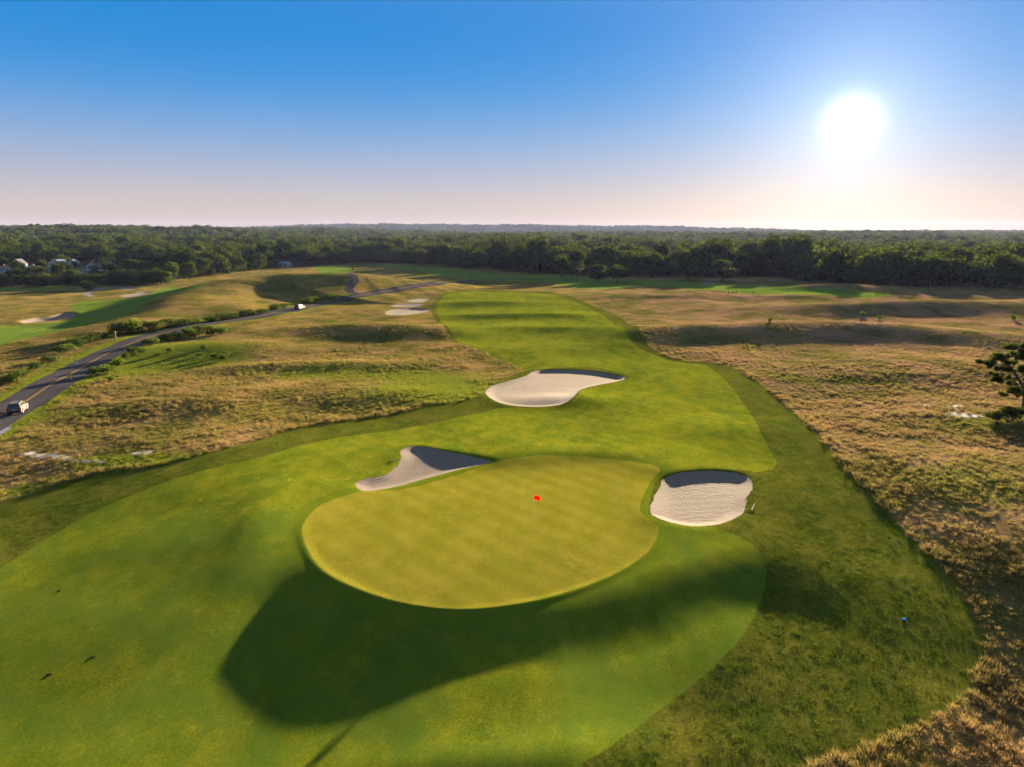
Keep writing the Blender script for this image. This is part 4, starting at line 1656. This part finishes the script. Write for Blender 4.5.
# ------------------------------------------------------------------ the pine at the right edge
def needle_pad(rg, c, rx, ry, rz, n, L=0.34):
    d = rg.normal(size=(n, 3))
    d /= np.linalg.norm(d, axis=1, keepdims=True)
    rr = rg.random(n) ** 0.45
    p = np.array(c) + d * rr[:, None] * np.array([rx, ry, rz])
    V, Fc = [], []
    for k in range(n):
        for q in range(5):
            a = rg.uniform(0, 6.283)
            el = rg.uniform(-0.25, 1.25)
            dr = np.array([math.cos(a) * math.cos(el), math.sin(a) * math.cos(el), math.sin(el)])
            sd_ = np.cross(dr, rg.normal(size=3))
            sd_ /= np.linalg.norm(sd_) + 1e-9
            i = len(V)
            V += [p[k] - sd_ * 0.045, p[k] + sd_ * 0.045, p[k] + dr * L * rg.uniform(0.6, 1.2)]
            Fc.append((i, i + 1, i + 2))
    return np.array(V), np.array(Fc)


bx, by = ground_at(1023, 412)
bz = gz(bx, by)
sc_ = project((bx, by, bz))[2] / FPX


def loc(px, py, dep=0.0):
    return ((px - 1023) * sc_, dep, (412 - py) * sc_ * 1.02)


pine = tag(empty('pine_tree', (bx, by, bz)), 'flat topped dark pine with a bent trunk at the right edge of the fescue', 'pine tree')
a = MB()
trunk_pts = [loc(1023, 415), loc(1022.5, 400), loc(1020, 388), loc(1013, 378, .1), loc(1005, 369, .1), loc(998, 361, 0), loc(994, 357, 0)]
a.tube(trunk_pts, [0.30, 0.26, 0.22, 0.18, 0.14, 0.10, 0.05], 9)
a.build('trunk', M_BARK, pine, True)
limbs = [[loc(1021, 392), loc(1014, 390, -.4), loc(1004, 389, -.8)], [loc(1013, 378), loc(1006, 378, .6), loc(994, 380, .9)],
         [loc(1005, 369), loc(1010, 358, .4), loc(1012, 350, .5)], [loc(1000, 364), loc(990, 364, -.5), loc(972, 362, -.7)],
         [loc(1021, 390), loc(1032, 372, .4), loc(1040, 356, .5)], [loc(1013, 378), loc(1022, 368, -.6), loc(1030, 362, -1)],
         [loc(1032, 372, .4), loc(1045, 372, .8), loc(1056, 366, 1.2)], [loc(1018, 384), loc(1026, 380, 1.0), loc(1036, 382, 1.8)]]
for l in limbs:
    a = MB()
    a.tube(l, [0.13, 0.09, 0.04], 6)
    a.build('branch', M_BARK, pine)
rgp = np.random.default_rng(77)
pads = [(984, 358.5, -.4, 1.25, .26), (970, 362.5, -.7, .8, .18), (996, 357.5, .2, 1.3, .28), (1008, 356, -.3, 1.3, .28), (1006, 348, .5, 1.4, .28), (1018, 347, .4, 1.5, .3),
        (1022, 356, -.5, 1.6, .42), (1032, 350, .5, 1.6, .36), (1042, 355, .5, 1.5, .4), (992, 368, -.2, .8, .22), (1001, 370, .5, 1.0, .26), (996, 379, .9, 1.05, .38),
        (1003, 377, .2, .8, .34), (1003, 389.5, -.8, 1.1, .40), (1011, 389, -.4, .7, .28), (1020, 366, -.6, 1.0, .3), (1028, 363, -1, 1.2, .35), (1024, 374, .6, .9, .25),
        (1052, 366, 1.2, 1.5, .4), (1036, 381, 1.7, 1.3, .4), (1048, 358, 0, 1.4, .4), (980, 366, -.9, .5, .14), (990, 374, .4, .5, .2), (1007, 383, -.2, .6, .25), (986, 363, .3, .6, .2), (1014, 370, .3, .7, .25),
        (1001, 362, -.6, .8, .2), (998, 394, -.9, .5, .2), (1016, 395, -.2, .5, .2)]
for px, py, dep, rx, rz in pads:
    vv, ff, nb_ = [], [], 0
    for q in range(4):
        c = np.array(loc(px, py, dep)) + np.array([rgp.normal(0, .42) * rx, rgp.normal(0, .42) * rx, rgp.normal(0, .8) * rz])
        k_ = rgp.uniform(0.35, 0.75)
        v, f = needle_pad(rgp, c, rx * k_, rx * k_, rz * rgp.uniform(0.7, 1.4), int(60 * rx * rx * k_ + 12), 0.42)
        vv.append(v)
        ff.append(f + nb_)
        nb_ += len(v)
    v, f = np.concatenate(vv), np.concatenate(ff)
    me = fast_mesh('needle_pad', v, f, M_PINE)
    o = bpy.data.objects.new('needle_pad', me)
    COL.objects.link(o)
    o.parent = pine
jx, jy = ground_at(1008, 421)
jun = tag(empty('low_pine', (jx, jy, gz(jx, jy))), 'spreading low pine bush at the foot of the bent pine', 'bush')
a = MB()
for k in range(6):
    an = k * 1.05
    a.tube([(0, 0, -0.1), (0.7 * math.cos(an), 0.5 * math.sin(an), 0.45), (1.9 * math.cos(an), 1.0 * math.sin(an), 0.8)], [0.09, 0.06, 0.02], 5)
a.build('stems', M_BARK, jun)
for dx0, dz0, rx in ((-2.0, .75, 1.0), (-.9, 1.0, 1.1), (.3, 1.25, 1.2), (1.5, 1.2, 1.2), (2.7, 1.0, 1.1), (-1.4, .5, .9), (.9, .6, 1.1)):
    v, f = needle_pad(rgp, (dx0, rgp.uniform(-.6, .6), dz0), rx, rx * .9, .42, int(110 * rx * rx + 40), 0.3)
    o = bpy.data.objects.new('needle_pad', fast_mesh('needle_pad', v, f, M_PINE))
    COL.objects.link(o)
    o.parent = jun

# ------------------------------------------------------------------ houses among the trees on the left
M_WALL_W = simple('white_siding', (0.36, 0.37, 0.40), 0.9, 0.0, var=0.06, scale=1.0)
M_WALL_T = simple('tan_siding', (0.36, 0.29, 0.23), 0.8, 0.2, var=0.1, scale=1.0)
M_ROOF_G = simple('grey_shingles', (0.08, 0.08, 0.095), 0.95, 0.0, var=0.25, scale=1.5)
M_ROOF_T = simple('tan_shingles', (0.15, 0.12, 0.10), 0.95, 0.0, var=0.25, scale=1.5)
M_ROOF_B = simple('pale_blue_roof', (0.16, 0.21, 0.28), 0.95, 0.0, var=0.1, scale=1.5)
M_BRICK = simple('brick', (0.34, 0.14, 0.08), 0.9, 0.1, var=0.25, scale=2.0)


def house(px, d, w, l, h, rh, rz, wall, roof, label, chim=True):
    x = (px - CX) / FPX * (d * 0.977 + 5)
    w, l, h, rh = w * .8, l * .8, h * .82, rh * .8
    r = tag(empty('white_house' if wall is M_WALL_W else 'tan_house', (x, d, gz(x, d)), rz), label, 'house', 'houses among the trees')
    a = MB()
    gab = [(-w / 2, -0.6), (w / 2, -0.6), (w / 2, h), (0, h + rh), (-w / 2, h)]
    a.prism(gab, -l / 2, l / 2)
    a.build('wall', wall, r)
    a = MB()
    k = rh / (w / 2)
    for sgn in (-1, 1):
        e = w / 2 + 0.5
        a.prism([(0, h + rh + 0.02), (sgn * e, h - 0.5 * k + 0.02), (sgn * e, h - 0.5 * k + 0.24), (0, h + rh + 0.26)], -l / 2 - 0.5, l / 2 + 0.5)
    ro = a.build('roof', roof, r)
    if chim:
        a = MB()
        a.box((w * 0.18, l * 0.2, h + rh + 0.3), (0.8, 0.8, 2.2))
        a.build('chimney', M_BRICK, ro)
    for sgn in (-1, 1):
        for k_ in range(max(2, int(l / 4))):
            yy = -l / 2 + l * (k_ + 0.5) / max(2, int(l / 4))
            for zz_ in ([1.5] if h < 4 else [1.5, 4.1]):
                a = MB()
                a.box((sgn * w / 2, yy, zz_), (0.08, 1.1, 1.3))
                wo = a.build('window', M_DARKGLASS, r)
                a = MB()
                a.box((sgn * (w / 2 + 0.02), yy, zz_ - 0.72), (0.16, 1.35, 0.12))
                a.build('sill', M_WHITE, wo)
        a = MB()
        a.box((-w * 0.22, sgn * l / 2, 1.5), (1.1, 0.08, 1.3))
        a.build('window', M_DARKGLASS, r)
    a = MB()
    a.box((w * 0.12, -l / 2, 1.0), (1.0, 0.09, 2.1))
    do = a.build('door', M_BARK, r)
    a = MB()
    a.box((w * 0.12 + 0.35, -l / 2 - 0.06, 1.0), (0.08, 0.06, 0.14))
    a.build('handle', M_STEEL, do)


hs = [(6, 455, 7.5, 17, 2.8, 2.2, 1.25, M_WALL_W, M_ROOF_T, 'long low white house with a tan roof at the left edge', True),
      (19.5, 492, 8, 10, 5.2, 3.6, 0.15, M_WALL_W, M_ROOF_G, 'tall white gabled house with its gable facing the course', False),
      (35, 462, 7, 11, 2.9, 2.0, 1.4, M_WALL_W, M_ROOF_B, 'low house with a pale blue roof right of the tall gabled one', True),
      (47, 470, 6, 9, 2.7, 1.8, 1.3, M_WALL_W, M_ROOF_B, 'small blue roofed house beside the larger blue roofed house', False),
      (54, 520, 7, 7, 4.6, 2.5, 0.4, M_WALL_W, M_ROOF_G, 'left one of two small white gables higher up among the trees', False),
      (60.5, 522, 7, 8, 4.6, 2.4, -0.3, M_WALL_W, M_ROOF_B, 'right one of two small white gables higher up among the trees', False),
      (74, 524, 7, 9, 4.6, 2.2, 0.3, M_WALL_W, M_ROOF_B, 'single bluish white house between the two gables and the rounded tree', False),
      (85, 458, 7, 9, 2.8, 2.0, 0.9, M_WALL_W, M_ROOF_G, 'lowest white house half hidden by the hedge near the cart path', False),
      (91.5, 486, 8, 9, 4.4, 2.8, 0.5, M_WALL_W, M_ROOF_T, 'white house with an orange brick chimney', True),
      (100.5, 490, 7, 9, 4.2, 2.6, 0.9, M_WALL_W, M_ROOF_G, 'white house just right of the one with the orange chimney', False),
      (110, 494, 7, 8, 4.2, 2.4, 0.2, M_WALL_W, M_ROOF_B, 'rightmost white house below the big rounded tree', False),
      (285, 588, 7, 12, 3.4, 2.2, 1.2, M_WALL_W, M_ROOF_B, 'white house alone in the dark trees behind the long hill', False)]
for h_ in hs:
    house(*h_)

# ------------------------------------------------------------------ the mast on the horizon
mxx = (611 - CX) / FPX * 3000
ms = tag(empty('radio_mast', (mxx, 3050, gz(mxx, 3050))), 'thin radio mast far off on the horizon', 'mast')
hm = H + 40 - gz(mxx, 3050)
a = MB()
for dx0, dy0 in ((-.6, -.35), (.6, -.35), (0, .7)):
    a.tube([(dx0, dy0, -1), (dx0 * .8, dy0 * .8, hm)], 0.08, 5)
k = 0
while k < hm - 3:
    a.tube([(-.6, -.35, k), (.6, -.35, k + 2.5)], 0.07, 4)
    a.tube([(.6, -.35, k), (0, .7, k + 2.5)], 0.07, 4)
    a.tube([(0, .7, k), (-.6, -.35, k + 2.5)], 0.07, 4)
    k += 2.5
a.build('lattice', M_MAST, ms)
a = MB()
a.tube([(0, 0, hm - 1), (0, 0, hm + 6)], 0.10, 6)
a.build('aerial', M_MAST, ms)
